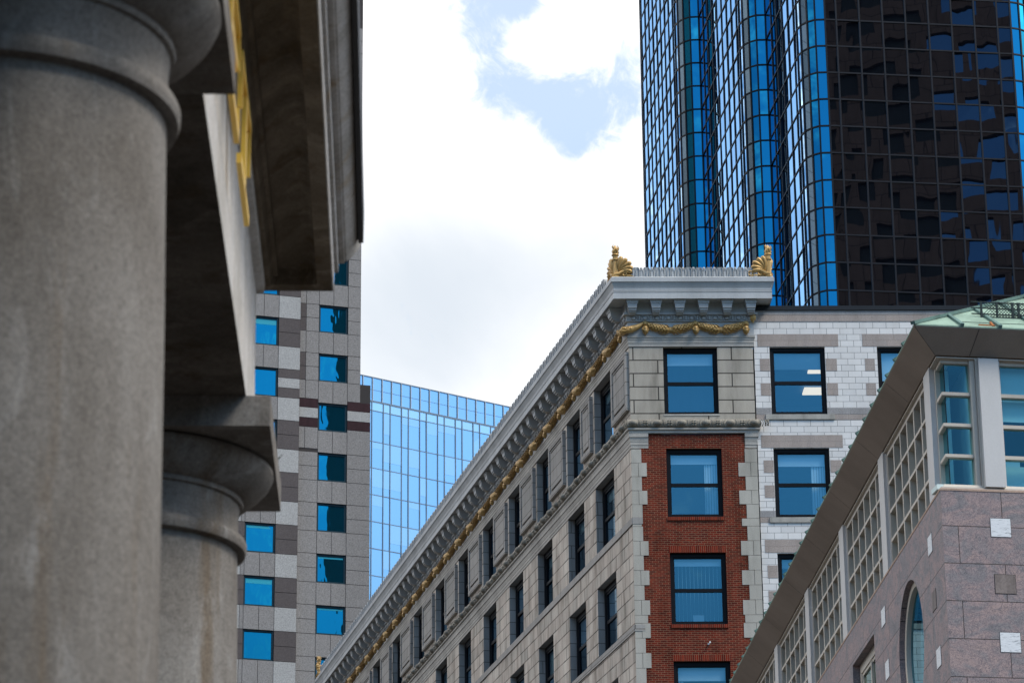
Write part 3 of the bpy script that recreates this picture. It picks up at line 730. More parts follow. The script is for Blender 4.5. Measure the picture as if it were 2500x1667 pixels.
q = MB(); c = FF.p(2.50, 0, 26.95); q.box(FF, 2.47, 2.53, 0, .10, 26.93, 26.97); q.box(FF, 2.52, 2.57, .06, .16, 26.97, 27.02); q.build('wall_hook', M['card'], B1)
sc = MB(); sc.box(FF, 2.02, 2.40, -.27, -.26, 27.83, 28.05); sc.box(FF, 2.06, 2.36, -.259, -.256, 27.99, 28.02)
so_ = sc.build('window_card', M['card']); so_.location = (BASE[0], BASE[1], 0)
tag(so_, 'small white card on the sill of the brick bay window hung with vertical blind cords', 'card')

# ------------------------------------------------------------------ white brick neighbour
BW = FF.world(LF+.05, -.06, 0)
FW = Face((BW.x, BW.y), 88.7, (BW.x, BW.y), (0, -1))
U = lambda u: u-(LF+.05)
B2 = thing('glazed_brick_building', 'white glazed brick building with pinkish granite lintels beside the gold garland corner', 'building', (BW.x, BW.y))
wins = []
for k, (h, s) in enumerate(((37.78, 35.26), (34.02, 31.49), (30.2, 27.67))):
    for (a, b) in ((5.0, 6.97), (8.83, 10.80), (12.6, 14.6)): wins.append((U(a), U(b), s, h, k))
w = MB(); w.wall(FW, 0, 13, 0, 39.15, [q[:4] for q in wins], .26, 0, 0, zr=37.79-.2285*100)
a = FW.p(13, 0, 0); b = FW.p(13, -16, 0); w.poly([a, b, b+Vector((0, 0, 39.15)), a+Vector((0, 0, 39.15))], None)
w.build('white_wall', M['whitebrick'], B2)
t1, t2 = MB(), MB()
t1.box(FW, -.02, 13, -.1, .012, 38.735, 38.985, zr=38.735); t2.box(FW, -.02, 13, -.1, .010, 38.99, 39.15, zr=38.99)
for k, h in enumerate((37.79, 34.03, 30.22)):
    top = .465 if k else .47
    for (a, b) in ((4.58, 7.46), (8.32, 11.2), (12.1, 13.5)):
        t1.box(FW, U(a), U(b), -.24, .010, h+.003, h+top, zr=h)
        for r in (2, 6):
            for (x0, x1) in ((a+.06, a+.41), (b-.47, b-.08)):
                zb = h-.2285*(r+2)
                t1.box(FW, U(x0), U(x1), -.2, .008, zb+.003, zb+.457, zr=zb)
    for (x0, x1) in ((0, U(5.0)), (U(6.97), U(8.83)), (U(10.8), 13)):
        t2.box(FW, x0, x1, -.1, .009, h-2.53, h-2.30, zr=h-2.53); t1.box(FW, x0, x1, -.1, .007, h-2.73, h-2.532, zr=h-2.73)
t1.build('pink_granite_trim', M['pinkblock'], B2); t2.build('grey_granite_trim', M['greyblock'], B2)
w = MB(); w.box(FW, -.6, 13.2, -1.0, .06, 39.155, 39.31); w.box(FW, -.6, 13.2, -.2, .03, 39.31, 39.33); w.build('coping', M['coping'], B2)
w = MB()
for (a, b, s, h, k) in wins: w.box(FW, a-.22, b+.25, -.2, .05, s-.19, s-.003)
w.build('window_sill', M['sill'], B2)
bl = [(.27, None), (.55, None), (.3, None), (.20, (.70, 1.0)), (.25, None), (.2, None), (.15, None), (.2, None), (.2, None)]
for q, (bb, cc) in zip(wins, bl):
    if FW.sees(*q[:4], 30): window(B2, FW, q[0], q[1], q[2], q[3], -.14, M['glass'], rail=(q[2]+q[3])/2-.05, blind=bb, curtain=cc)
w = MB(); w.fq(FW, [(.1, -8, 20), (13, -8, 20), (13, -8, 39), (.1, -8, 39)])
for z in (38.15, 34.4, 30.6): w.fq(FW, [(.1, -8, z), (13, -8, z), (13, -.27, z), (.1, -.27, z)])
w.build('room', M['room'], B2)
w = MB()
for (x0, x1, y0, y1) in ((6.78, 7.34, -3.75, -3.15), (6.86, 7.58, -6.25, -5.5)): w.box(FW, U(x0), U(x1), y0, y1, 38.04, 38.10)
for (x0, x1, zz0, zz1, y) in (): pass
w.build('ceiling_lamp', M['lamp'], B2)

# ------------------------------------------------------------------ glass tower
TB = (21.84, 194.80)
B3 = thing('glass_tower', 'tall mirror glass tower with rounded blue corners and one dark rippled face', 'tower', TB)
curve = [(-1.79, 1.70), (-1.60, .95), (-1.19, .39), (-.68, .03), (0, 0)]
c3 = Vector((18.80, 206.65)); c2 = Vector((15.06, 223.76))
H0, H1, ZR, RH = 58.0, 118.0, 77.19, 1.99
rows = [ZR + RH*k for k in range(-10, 21)]
def strip(pts2, mats, name, wavy=False, tilt=.006, mull=.055, dep=.05, proud=.07):
    "one run of curtain wall through plan points: panes, and the grid of mullions"
    g_ = MB(); gm = MB()
    P = [Vector((p[0]-TB[0], p[1]-TB[1], 0)) for p in pts2]
    for i in range(len(P)-1):
        a, b = P[i], P[i+1]; t = (b-a).normalized(); n = Vector((t.y, -t.x, 0))
        if n.dot(Vector((-.35, -1, 0))) < 0: n = -n
        mi = mats[i] if isinstance(mats, list) else 0
        for r0, r1 in zip(rows, rows[1:]):
            e = [random.uniform(-tilt, tilt) for _ in range(3)]
            q = [a+n*e[0]+Vector((0, 0, r0)), b+n*e[1]+Vector((0, 0, r0)), b+n*(e[1]+e[2])+Vector((0, 0, r1)), a+n*(e[0]+e[2])+Vector((0, 0, r1))]
            L_ = (b-a).length
            g_.poly(q, [(0, r0), (L_, r0), (L_, r1), (0, r1)], mi)
        lo = [a+Vector((0, 0, 0)), b, b+Vector((0, 0, rows[0])), a+Vector((0, 0, rows[0]))]; g_.poly(lo, None, mi)
        for r in rows:
            z0, z1 = r-mull*.95, r+mull*.95
            c = [a-n*dep, b-n*dep, b+n*proud*.8, a+n*proud*.8]
            for k in range(4):
                j = (k+1) % 4; gm.poly([c[k]+Vector((0, 0, z0)), c[j]+Vector((0, 0, z0)), c[j]+Vector((0, 0, z1)), c[k]+Vector((0, 0, z1))])
            gm.poly([q_+Vector((0, 0, z1)) for q_ in c]); gm.poly([q_+Vector((0, 0, z0)) for q_ in c])
    for i, p in enumerate(P):
        t = (P[min(i+1, len(P)-1)]-P[max(i-1, 0)]).normalized(); n = Vector((t.y, -t.x, 0))
        if n.dot(Vector((-.35, -1, 0))) < 0: n = -n
        c = [p-t*mull-n*dep, p+t*mull-n*dep, p+t*mull+n*proud, p-t*mull+n*proud]
        for k in range(4):
            j = (k+1) % 4; gm.poly([c[k]+Vector((0, 0, rows[0])), c[j]+Vector((0, 0, rows[0])), c[j]+Vector((0, 0, rows[-1])), c[k]+Vector((0, 0, rows[-1]))])
    o_ = g_.build(name, [M['tower_side'], M['tower_glass'], M['tower_dark']], B3, weld=False)
    gm.build('mullion_grid', M['mull'], o_, weld=False)
def flat(start, az, length, pitch=1.83, half=.92):
    d_ = dv(az); u_ = 0; pts_ = [Vector(start).to_2d()]; nxt = half
    while nxt < length-.3: pts_.append(Vector(start).to_2d()+Vector((d_.x, d_.y))*nxt); nxt += pitch
    pts_.append(Vector(start).to_2d()+Vector((d_.x, d_.y))*length)
    return list(reversed(pts_))
ends = [(c2, 16.1, 'l'), (c3, 15.53, 'm'), (Vector(TB), 10.23, 'r')]
for e, ln, _ in ends:
    st = e + Vector(curve[0]); b_ = flat((st.x, st.y), -7.0 if ln < 11 else -7.2, ln)
    strip(b_, 0, 'curtain_wall', tilt=.012)
    strip([e+Vector(c) for c in curve], [0, 0, 1, 1], 'rounded_corner', tilt=.006)
dd = dv(82.8); dp = [Vector(TB), Vector(TB)+Vector((dd.x, dd.y))*.79]
for k in range(7): dp.append(Vector(TB)+Vector((dd.x, dd.y))*(.79+1.635*(k+1)))
dp.append(Vector(TB)+Vector((dd.x, dd.y))*13.2)
strip(dp, [2]*9, 'dark_curtain_wall', tilt=.020)
cur = dp[-1]; rp = [cur]
for az, ln in ((70, .7), (52, .62), (30, .7), (10, .75), (-7, 9)):
    d_ = dv(az); cur = cur + Vector((d_.x, d_.y))*ln; rp.append(cur)
strip(rp, [1, 1, 0, 0, 0], 'rounded_corner')
w = MB(); x = Vector((TB[0], TB[1])); far = [Vector((11.27, 241.4)), Vector((34, 238))]
outl = [far[0]] + [c2] + [c3] + [Vector(TB)] + [dp[-1], far[1]]
w.poly([(p.x-TB[0], p.y-TB[1], rows[-1]+.1) for p in outl], None)
a_, b_ = far; w.poly([(b_.x-TB[0], b_.y-TB[1], 0), (a_.x-TB[0], a_.y-TB[1], 0), (a_.x-TB[0], a_.y-TB[1], rows[-1]), (b_.x-TB[0], b_.y-TB[1], rows[-1])], None)
w.build('roof', M['ftower'], B3)

# ------------------------------------------------------------------ grey granite panel tower
GB = (-10.86, 209.72)
GF = Face(GB, 72.33, GB, (0, -1))
B4 = thing('granite_panel_tower', 'grey granite panel tower with square bright blue windows behind the column', 'tower', GB)
WO = 0.55                                           # the left block stands forward
GL = Face((GB[0]+GF.n.x*WO, GB[1]+GF.n.y*WO), 72.33, GB, (0, -1))
sc_ = .9975
# forward block coordinates, scaled about the eye
shift = (GL.world(0, 0, 0) - Vector((GB[0]*sc_, GB[1]*sc_, 0))).dot(GL.d)
UL = lambda u: u*sc_ - shift
Wt = 128.0; fl = 3.687; zt0 = 77.60
body = MB(); glz = []; pan = {k: MB() for k in ('panel', 'panel_light', 'panel_brown', 'panel_red')}
gap = .018
def slab(F, a, b, c, d, kind, w=.03):
    pan[kind].box(F, a+gap, b-gap, -.02, w, c+gap, d-gap, skip='b')
hr, hl = [], []
edge = UL(-4.45)
for k in range(-6, 15):
    t = zt0 - k*fl; b = t-2.06; nb = t-fl
    if b < 45: break
    red = (k == 2)
    hr.append((-3.08, -.95, b, t))
    rt = .0 if t > 71.85 else .75
    mid = (t+b)/2
    # right block, window row
    brown = 'panel_brown' if k in (0, 1) else 'panel'
    if red:
        h3 = (t-b)/3
        for (a0, a1) in ((-6.5, -3.08), (-.95, rt)):
            slab(GF, a0, a1, t-h3*.98+.25, t+.25, 'panel_red'); slab(GF, a0, a1, t-h3*2+.2, t-h3+.27, 'panel_light'); slab(GF, a0, a1, t-h3*3+.2, t-h3*2+.2, 'panel_red')
            if a0 > -2: slab(GF, a0, a1, nb, b+.2, 'panel')
            else: slab(GF, a0, -4.03, nb+.25, b+.2, 'panel'); slab(GF, -4.03, a1, nb+.25, b+.2, 'panel')
    else:
        for (c, d) in ((mid, t), (b, mid)):
            slab(GF, -4.03 if k < 2 else -6.5, -3.08, c, d, 'panel'); slab(GF, -.95, rt, c, d, 'panel')
            if k < 2: slab(GF, -6.5, -4.03, c, d, brown)
        for (a0, a1) in (((-6.5, -4.03), (-4.03, -3.08), (-.95, rt)) if k < 3 else ((-6.5, -3.08), (-.95, rt))):
            slab(GF, a0, a1, nb+(.25 if k == 1 else 0), b, 'panel')
    slab(GF, -3.08, -2.015, nb, b, 'panel'); slab(GF, -2.015, -.95, nb, b, 'panel')
top_red = 0
for k in range(-14, 9):
    t = 1.7 + (76.31-3.813*k-1.7)*sc_; b = t-2.12; nb = t-3.813*sc_; mid = (t+b)/2
    if nb > Wt-1: continue
    wl, wr = UL(-8.22), UL(-6.04)
    hl.append((wl, wr, b, t))
    wing = [(c, d, 'panel_brown') for c, d in ((mid, t), (b, mid))]
    if k == 1: wing = [(t-.66, t, 'panel_brown'), (t-1.40, t-.66, 'panel_light'), (b, t-1.40, 'panel_brown')]
    for (c, d, kd) in wing:
        slab(GL, wr, edge, c, d, kd); slab(GL, wl-2.2, wl, c, d, kd)
    slab(GL, wr, edge, nb, b, 'panel_light'); slab(GL, wl-.28, wl, nb, b, 'panel'); slab(GL, wl-2.2, wl-.28, nb, b, 'panel_light')
    m_ = (wl+wr)/2; slab(GL, wl, m_, nb, b, 'panel'); slab(GL, m_, wr, nb, b, 'panel')
body.wall(GF, -7, 0, 71.85, Wt, [h for h in hr if h[3] > 71.9], .22, 0); body.wall(GF, -7, .75, 0, 71.85, [h for h in hr if h[3] < 71.9], .22, 0)
body.wall(GL, -37, edge, 0, Wt, hl, .22, 0)
body.fq(GL, [(edge, 0, 0), (edge, -8, 0), (edge, -8, Wt), (edge, 0, Wt)])
bside = MB(); bside.fq(GF, [(0, 0, 71.85), (0, -30, 71.85), (0, -30, Wt), (0, 0, Wt)]); bside.fq(GF, [(.75, 0, 0), (.75, -30, 0), (.75, -30, 71.85), (.75, 0, 71.85)]); bside.fq(GF, [(0, 0, 71.85), (.75, 0, 71.85), (.75, -30, 71.85), (0, -30, 71.85)])
bside.fq(GL, [(-37, 0, 0), (-37, -36, 0), (-37, -36, Wt), (-37, 0, Wt)]); bside.fq(GF, [(-7, 0, Wt), (0, 0, Wt), (0, -30, Wt), (-7, -30, Wt)]); bside.fq(GL, [(-37, 0, Wt), (edge, 0, Wt), (edge, -36, Wt), (-37, -36, Wt)])
bside.build('side_wall', M['panel'], B4)
# plain grey cladding for the parts no window is drawn on
for F, a, b in ((GL, -37, UL(-8.22)-2.2),):
    z = 0
    while z < Wt: pan['panel'].box(F, a+.02, b-.02, -.02, .03, z+.02, z+1.83); z += 1.85
body.build('backing_wall', M['joint'], B4)
nm = {'panel': 'grey_cladding', 'panel_light': 'pale_cladding', 'panel_brown': 'brown_cladding', 'panel_red': 'dark_red_cladding'}
for k, b in pan.items(): b.build(nm[k], M[k], B4)
rb = random.Random(11)
for F, hs, off in ((GF, hr, 0), (GL, hl, 1)):
    for i, h in enumerate(hs):
        if F.sees(*h, 10): window(B4, F, h[0]+.01, h[1]-.01, h[2]+.01, h[3]-.01, -.12, M['blue_glass'], fr=.085, frame_mat='teal_frame', blind=None, tilt=.006, inner=.10)
for i in range(-6, 15):
    t = zt0-i*fl; b = t-2.06
    for F, a0, a1, hgt, t in ((GL, UL(-8.1), UL(-6.15), {0: .42, 4: .22, 5: .38}.get(i, 0), 1.7+(76.31-3.813*i-1.7)*sc_), (GF, -2.95, -1.08, {5: .16, 6: .16}.get(i, 0), t)):
        if hgt and F.sees(a0, a1, t-2, t, 0):
            q = MB(); q.box(F, a0+.05, a1-.05, -.138, -.132, t-.13-hgt, t-.13); q.build('window_blind', M['blue_blind'], B4)

# ------------------------------------------------------------------ far pale blue office block
FB = (-19.34, 399.53)
QF = Face(FB, 53.84, FB, (0, -1))
B5 = thing('pale_glass_block', 'distant pale blue glass office block with a tall glazed parapet', 'building', FB)
g_, gm = MB(), MB(); b2_ = MB()
us = []; u = -14.0
k = 0
um = [.28]
while um[-1] < 30: um.append(um[-1] + (1.87 if len(um) % 2 else 1.12))
um = [.28-1.12-1.87*0, ] + um
while um[0] > -14: um.insert(0, um[0] - (1.87 if len(um) % 2 else 1.12))
um.sort()
zr_ = [132.95, 131.72] + [127.33-3.735*k for k in range(0, 9)]
for a, b in zip(um, um[1:]):
    for c, d in zip(zr_[1:], zr_):
        e = [random.uniform(-.012, .012) for _ in range(3)]
        (b2_ if d > 132 else g_).fq(QF, [(a, e[0], c), (b, e[1], c), (b, e[1]+e[2], d), (a, e[0]+e[2], d)])
        if d < 132 and random.random() < .45:
            h_ = random.choice((.25, .4, .7)); g_.mi[-1] = 0
            g_.fq(QF, [(a+.06, .016, d-h_*(d-c)), (b-.06, .016, d-h_*(d-c)), (b-.06, .016, d-.06), (a+.06, .016, d-.06)], 1)
    g_.fq(QF, [(a, 0, 0), (b, 0, 0), (b, 0, zr_[-1]), (a, 0, zr_[-1])])
cw = g_.build('curtain_wall', [M['far_glass'], M['far_glass_pale']], B5, weld=False); b2_.build('spandrel_band', M['far_band'], B5, weld=False)
for a in um: gm.box(QF, a-.055, a+.055, -.05, .10, 90, 133.0)
for z in zr_: gm.box(QF, -14, 30, -.05, .05, z-.055, z+.055)
gm.build('mullion_grid', M['far_mull'], cw)
g_, gm, cp = MB(), MB(), MB()
u = -14.96
while u < 31:
    e = random.uniform(-.02, .02)
    g_.fq(QF, [(u, -.6, 133.15), (u+1.57, -.6+e, 133.15), (u+1.57, -.6, 136.65), (u, -.6-e, 136.65)])
    gm.box(QF, u-.07, u+.02, -.62, -.50, 133.1, 136.7); cp.box(QF, u+.02, u+.08, -.62, -.48, 133.1, 136.7); u += 1.57
gm.box(QF, -14, 31, -.66, -.5, 136.62, 136.74); gm.box(QF, -14, 31, -.7, .06, 133.02, 133.15); gm.box(QF, -14, 31, -.6, -.56, 134.9, 134.93)
pw = g_.build('parapet_screen', M['far_glass'], B5, weld=False); gm.build('parapet_mullion', M['far_mull'], pw); cp.build('parapet_cap', M['far_cap'], pw)
w = MB(); w.fq(QF, [(-14, 0, 0), (-14, -30, 0), (-14, -30, 133), (-14, 0, 133)]); w.fq(QF, [(30, 0, 0), (30, -30, 0), (30, -30, 133), (30, 0, 133)]); w.fq(QF, [(-14, -.02, 133), (30, -.02, 133), (30, -30, 133), (-14, -30, 133)]); w.build('side_wall', M['far_mull'], B5)

# ------------------------------------------------------------------ pink granite building with copper roof
RB = (9.947, 69.290)
RA = Face(RB, -3.05, RB, (-1, 0)); RF = Face(RB, 81.25, RB, (0, -1))
B6 = thing('pink_granite_building', 'pink granite building with cream window grids, taupe eaves and a green copper roof', 'building', RB)
LA, LFr = 38.0, 14.0
KS = .88                      # it stands this much nearer along the lines of sight than its face coordinates say
B6.location = (RB[0]*KS, RB[1]*KS, 1.7*(1-KS)); B6.scale = (KS, KS, KS)
nA, nB = RA.n, RF.n; mA = mitre(nA, nB)
pathR = [RA.p(LA, 0, 0), Vector((0, 0, 0)), RF.p(LFr, 0, 0)]; normR = [Vector((nA.x, nA.y)), mA, Vector((nB.x, nB.y))]
w = MB(); zj = 18.62
circ = (4.72, 19.5, 1.70)
# wall with a round opening: square hole then an annulus of quads
sq = (circ[0]-1.9, circ[0]+1.9, circ[1]-1.9, circ[1]+1.9)
w.wall(RA, 0, LA, -.5, 22.15, [sq, (9.96, 13.6, 17.4, 21.19), (17.0, 20.6, 17.4, 21.19)], .35, 0, 0, zr=zj-.893*8)
nseg = 64
def sqpt(a):
    c, s = math.cos(a), math.sin(a); k = 1.9/max(abs(c), abs(s)); return (circ[0]+c*k, circ[1]+s*k)
for i in range(nseg):
    a, b = 2*math.pi*i/nseg, 2*math.pi*(i+1)/nseg
    r = circ[2]; c0_, c1_ = (circ[0]+r*math.cos(a), circ[1]+r*math.sin(a)), (circ[0]+r*math.cos(b), circ[1]+r*math.sin(b)); s0_, s1_ = sqpt(a), sqpt(b)
    w.fq(RA, [(c0_[0], 0, c0_[1]), (s0_[0], 0, s0_[1]), (s1_[0], 0, s1_[1]), (c1_[0], 0, c1_[1])], 0, zj-.893*8)
    w.fq(RA, [(c0_[0], 0, c0_[1]), (c1_[0], 0, c1_[1]), (c1_[0], -.35, c1_[1]), (c0_[0], -.35, c0_[1])], 0)
w.wall(RF, 0, LFr, -.5, 22.15, (), .3, 0, 0, zr=zj-.893*8, ur=1.45)
w.build('granite_wall', M['pink'], B6)
fm = MB(); gp = MB()
for i in range(nseg):
    a, b = 2*math.pi*i/nseg, 2*math.pi*(i+1)/nseg
    P_ = lambda r, t, wv: (circ[0]+r*math.cos(t), wv, circ[1]+r*math.sin(t))
    for (ra, wa), (rb_, wb_) in zip(((1.70, -.14), (1.63, -.13), (1.55, -.15), (1.55, -.28)), ((1.63, -.13), (1.55, -.15), (1.55, -.28), (1.53, -.30))):
        fm.fq(RA, [P_(ra, a, wa), P_(ra, b, wa), P_(rb_, b, wb_), P_(rb_, a, wb_)])
    gp.fq(RA, [P_(0, a, -.27), P_(1.56, a, -.27), P_(1.56, b, -.27)])
ov = fm.build('round_window', M['beige'], B6, smooth=30); gp.build('pane', M['glass_teal'], ov)
for (a, b) in ((9.96, 13.6), (17.0, 20.6)): window(B6, RA, a+.01, b-.01, 17.41, 21.18, -.25, M['glass_green'], fr=.20, frame_mat='beige', rail=None)
q = MB()
for (a, b) in ((9.96, 13.6), (17.0, 20.6)): q.box(RA, (a+b)/2-.06, (a+b)/2+.06, -.3, -.2, 17.5, 20.9)
q.build('window_bar', M['beige'], B6)
w = MB(); sweep(w, pathR, normR, [(-.3, 22.21), (.004, 22.21), (.012, 22.20), (.012, 22.152), (-.3, 22.152)]); w.build('peach_cap', M['peach'], B6)
w = MB(); sweep(w, pathR, normR, [(-.4, 22.345), (-.135, 22.345), (-.125, 22.34), (-.10, 22.275), (-.10, 22.255), (-.03, 22.25), (-.03, 22.212), (-.3, 22.212)]); w.build('sill', M['beige'], B6)
zrow = [22.345, 23.09, 23.85, 24.62, 25.38]
# corner glazing
fr_ = MB(); gl_ = MB()
AC, BC = .86, .93
GC = .3425
for i, z in enumerate(zrow):
    h = .065 if 0 < i < 4 else .05
    z0, z1 = (z-h, z+h*.4) if i < 4 else (z-.02, z+.11)
    if i == 0: continue
    sweep(fr_, [RA.p(AC, 0, 0), Vector((0, 0, 0)), RF.p(BC, 0, 0)], normR, [(-.40, z1), (-.215, z1), (-.215, z0+.015), (-.235, z0), (-.40, z0)])
fr_.box(RA, AC, AC+.11, -.40, -.20, 22.25, 25.50); fr_.box(RF, BC, BC+.12, -.40, -.17, 22.25, 25.50)
fr_.box(RF, BC+.12, BC+.17, -.4, -.10, 22.25, 25.45)
cw = fr_.build('corner_window', M['beige'], B6)
for z0, z1 in zip(zrow, zrow[1:]):
    gl_.fq(RA, [(GC, -.31, z0), (AC, -.31, z0), (AC, -.31, z1), (GC, -.31, z1)]); gl_.fq(RF, [(GC, -.31, z0), (BC, -.31, z0), (BC, -.31, z1), (GC, -.31, z1)])
gl_.build('pane', M['glass_teal'], cw)
q = MB(); k = mA; cpt = Vector((k.x, k.y, 0))*-.31
q.tube([cpt+Vector((0, 0, 22.35)), cpt+Vector((0, 0, 25.4))], .012, 6); q.build('glass_joint', M['black'], cw)
# pilasters
pil_a = [.97, 7.78, 14.66, 21.6, 28.7, 35.8]; PW = .76
for a in pil_a:
    q = MB(); q.box(RA, a, a+PW, -.4, -.075, 22.25, 25.49); q.box(RA, a+PW, a+PW+.07, -.4, -.155, 22.25, 25.47); q.box(RA, a-.07, a, -.4, -.155, 22.25, 25.47) if a > 1 else None
    q.build('pilaster', M['white_paint'], B6)
for a in (1.10, 4.15, 7.2, 10.2):
    q = MB(); q.box(RF, a, a+.485, -.4, .03, 22.27, 25.44); q.box(RF, a-.05, a, -.4, -.11, 22.25, 25.44); q.box(RF, a+.485, a+.56, -.4, -.13, 22.25, 25.44)
    q.build('pilaster', M['white_paint'], B6)
# window grids of the long side
for a, b in zip(pil_a, pil_a[1:]):
    x0, x1 = a+PW+.07, b-.07
    if not RA.sees(x0, x1, 22.3, 25.4): continue
    n = 6; pit = (x1-x0)/n; f_ = MB(); p_ = MB(); c_ = MB()
    f_.box(RA, x0, x1, -.42, -.18, 25.34, 25.46); f_.box(RA, x0, x1, -.42, -.18, 22.25, 22.36)
    for z in zrow[1:-1]: f_.box(RA, x0, x1, -.42, -.18, z-.055, z+.02)
    for i in range(n+1): f_.box(RA, max(x0+i*pit-.055, x0), min(x0+i*pit+.055, x1), -.42, -.178, 22.36, 25.34)
    fo = f_.build('window_grid', M['beige'], B6, weld=False)
    for i in range(n):
        for z0, z1 in zip(zrow, zrow[1:]):
            e = [random.uniform(-.006, .006) for _ in range(3)]; u0_, u1_ = x0+i*pit, x0+(i+1)*pit
            p_.fq(RA, [(u0_, -.40+e[0], z0), (u1_, -.40+e[1], z0), (u1_, -.40+e[1]+e[2], z1), (u0_, -.40+e[0]+e[2], z1)])
    p_.build('pane', M['glass_green'], fo, weld=False)
    c_.fq(RA, [(x0, -.52, 22.3), (x1, -.52, 22.3), (x1, -.52, 25.4), (x0, -.52, 25.4)]); c_.build('drape', M['drape'], fo)
# front windows right of the corner
for a, b in ((1.66, 4.10), (4.71, 7.15), (7.76, 10.15)):
    f_ = MB(); p_ = MB()
    for i, z in enumerate(zrow):
        if i == 0: continue
        f_.box(RF, a, b, -.42, -.215, z-.06 if i < 4 else z-.02, z+.025 if i < 4 else z+.10)
    f_.box(RF, a-.03, a+.0, -.42, -.2, 22.3, 25.45); f_.box(RF, b, b+.05, -.42, -.2, 22.3, 25.45)
    fo = f_.build('front_window', M['beige'], B6)
    for z0, z1 in zip(zrow, zrow[1:]): p_.fq(RF, [(a, -.31, z0), (b, -.31, z0), (b, -.31, z1), (a, -.31, z1)])
    p_.build('pane', M['glass_teal'], fo)
    q = MB(); q.box(RF, a, b, -.52, -.5, 24.05, 25.4); q.build('blind', M['blind'], fo)
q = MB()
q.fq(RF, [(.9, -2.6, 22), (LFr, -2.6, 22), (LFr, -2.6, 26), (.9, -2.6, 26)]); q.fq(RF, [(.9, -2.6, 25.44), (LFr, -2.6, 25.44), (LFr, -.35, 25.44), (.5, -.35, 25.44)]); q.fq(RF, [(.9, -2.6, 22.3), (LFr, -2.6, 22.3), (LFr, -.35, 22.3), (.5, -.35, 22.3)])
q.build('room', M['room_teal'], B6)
q = MB(); q.box(RF, .36, .66, -1.2, -1.0, 22.3, 25.44); q.box(RF, 1.02, 1.10, -1.4, -.9, 22.3, 25.44); q.box(RF, .05, 1.2, -.9, -.4, 22.3, 22.42); q.fq(RA, [(.35, -.9, 22.3), (3, -.9, 22.3), (3, -.9, 25.44), (.35, -.9, 25.44)]); q.build('room_partition', M['cream_wall'], B6)
fc = MB(); fc.box(RF, 1.75, 2.6, -1.15, -.62, 22.33, 22.98); fc.box(RF, 1.85, 2.2, -1.05, -.7, 22.98, 23.14); fo = fc.build('storage_box', M['blind']); fo.location = B6.location; fo.scale = B6.scale; tag(fo, 'pale storage box behind the front window of the pink granite building', 'box')
# marble inlays
for F, lst in ((RA, ((1.33, 1.85, 21.06, 21.50, 0), (8.09, 8.67, 21.02, 21.47, 0), (1.0, 1.54, 18.25, 18.70, 0), (1.2, 1.7, 19.66, 20.11, 1), (7.9, 8.45, 19.58, 20.04, 0))), (RF, ((1.16, 1.64, 21.07, 21.51, 0), (1.18, 1.67, 19.715, 20.16, 1), (1.22, 1.70, 18.33, 18.79, 0), (4.2, 4.7, 21.07, 21.5, 0)))):
    for (a, b, c, d, kd) in lst:
        q = MB(); q.box(F, a, b, -.02, .012, c, d); fo = q.build('inlay_square', M['marble'] if not kd else M['peach_dark'] if 'peach_dark' in M else M['granite_in'] if 'granite_in' in M else M['soffit2'] if 'soffit2' in M else plain('brown_marble', (.20, .165, .15), .5, .5, 4, .3, 20), B6)
        q = MB(); q.box(F, a-.012, b+.012, -.02, .006, c-.012, d+.012); q.build('inlay_joint', M['joint'], fo)
# eaves
w = MB(); sweep(w, pathR, normR, [(.50, 26.05), (.505, 26.03), (.50, 26.00), (-.07, 25.51), (-.10, 25.515)]); w.build('soffit', M['soffit'], B6)
w = MB(); sweep(w, pathR, normR, [(-.09, 25.512), (-.125, 25.475), (-.26, 25.475)]); w.build('vent_strip', M['vent'], B6)
w = MB(); sweep(w, pathR, normR, [(-.10, 25.48), (-.10, 25.46), (-.45, 25.45)]); w.build('head_trim', M['beige'], B6)
q = MB()
def seam(F, u, sl):
    a, b = F.p(u, .497, 25.996), F.p(u+sl, -.06, 25.516); d_ = F.d*.008; z_ = Vector((0, 0, -.004))
    q.poly([a-d_+z_, a+d_+z_, b+d_+z_, b-d_+z_])
for k in range(14): seam(RA, 3.6+k*4.75/1.0 if False else 3.65+4.72*k, .05)
for k in range(4): seam(RF, 1.02+3.05*k, -.10)
a, b = Vector((mA.x*.497, mA.y*.497, 25.994)), Vector((mA.x*-.06, mA.y*-.06, 25.514)); d_ = Vector((.006, 0, 0)); q.poly([a-d_, a+d_, b+d_, b-d_])
q.build('soffit_joint', M['joint'], B6)
# copper roof: two slopes meeting on a hip
SL = .60; PR = -6.0; zrf = lambda p: 26.05+(.50-p)*SL
w = MB(); sweep(w, [RA.p(LA, 0, 0), Vector((0, 0, 0)), RF.p(LFr, 0, 0)], normR, [(.515, 26.02), (.515, 26.055), (PR, zrf(PR))], caps=False); w.build('copper_roof', M['copper'], B6)
q = MB()
def rib(p0, p1, r=.045, h=.07):
    p0, p1 = Vector(p0), Vector(p1); t = (p1-p0).normalized(); s_ = t.cross(Vector((0, 0, 1))).normalized()*r; n_ = s_.cross(t).normalized()*h
    A_ = [p0-s_, p0+s_, p0+s_+n_, p0-s_+n_]; B_ = [p1-s_, p1+s_, p1+s_+n_, p1-s_+n_]
    q.ring([A_, B_], True, True)
def hipu(F, p): # where the hip crosses offset p, measured along F
    return Vector((mA.x*p, mA.y*p, 0)).dot(F.d)
for F in (RA, RF):
    u = .60 if F is RF else .95; lim = LFr if F is RF else LA; st = .93 if F is RF else 1.185
    while u < lim:
        # batten runs from the eave up to the hip
        pe_ = .50
        up_ = PR; 
        for p_ in [x*.1 for x in range(5, -61, -1)]:
            if hipu(F, p_) > u: up_ = p_; break
        rib(F.p(u, .53, 26.04), F.p(u, up_, zrf(up_)-.005)); u += st
q.build('roof_batten', M['copper_dark'], B6)
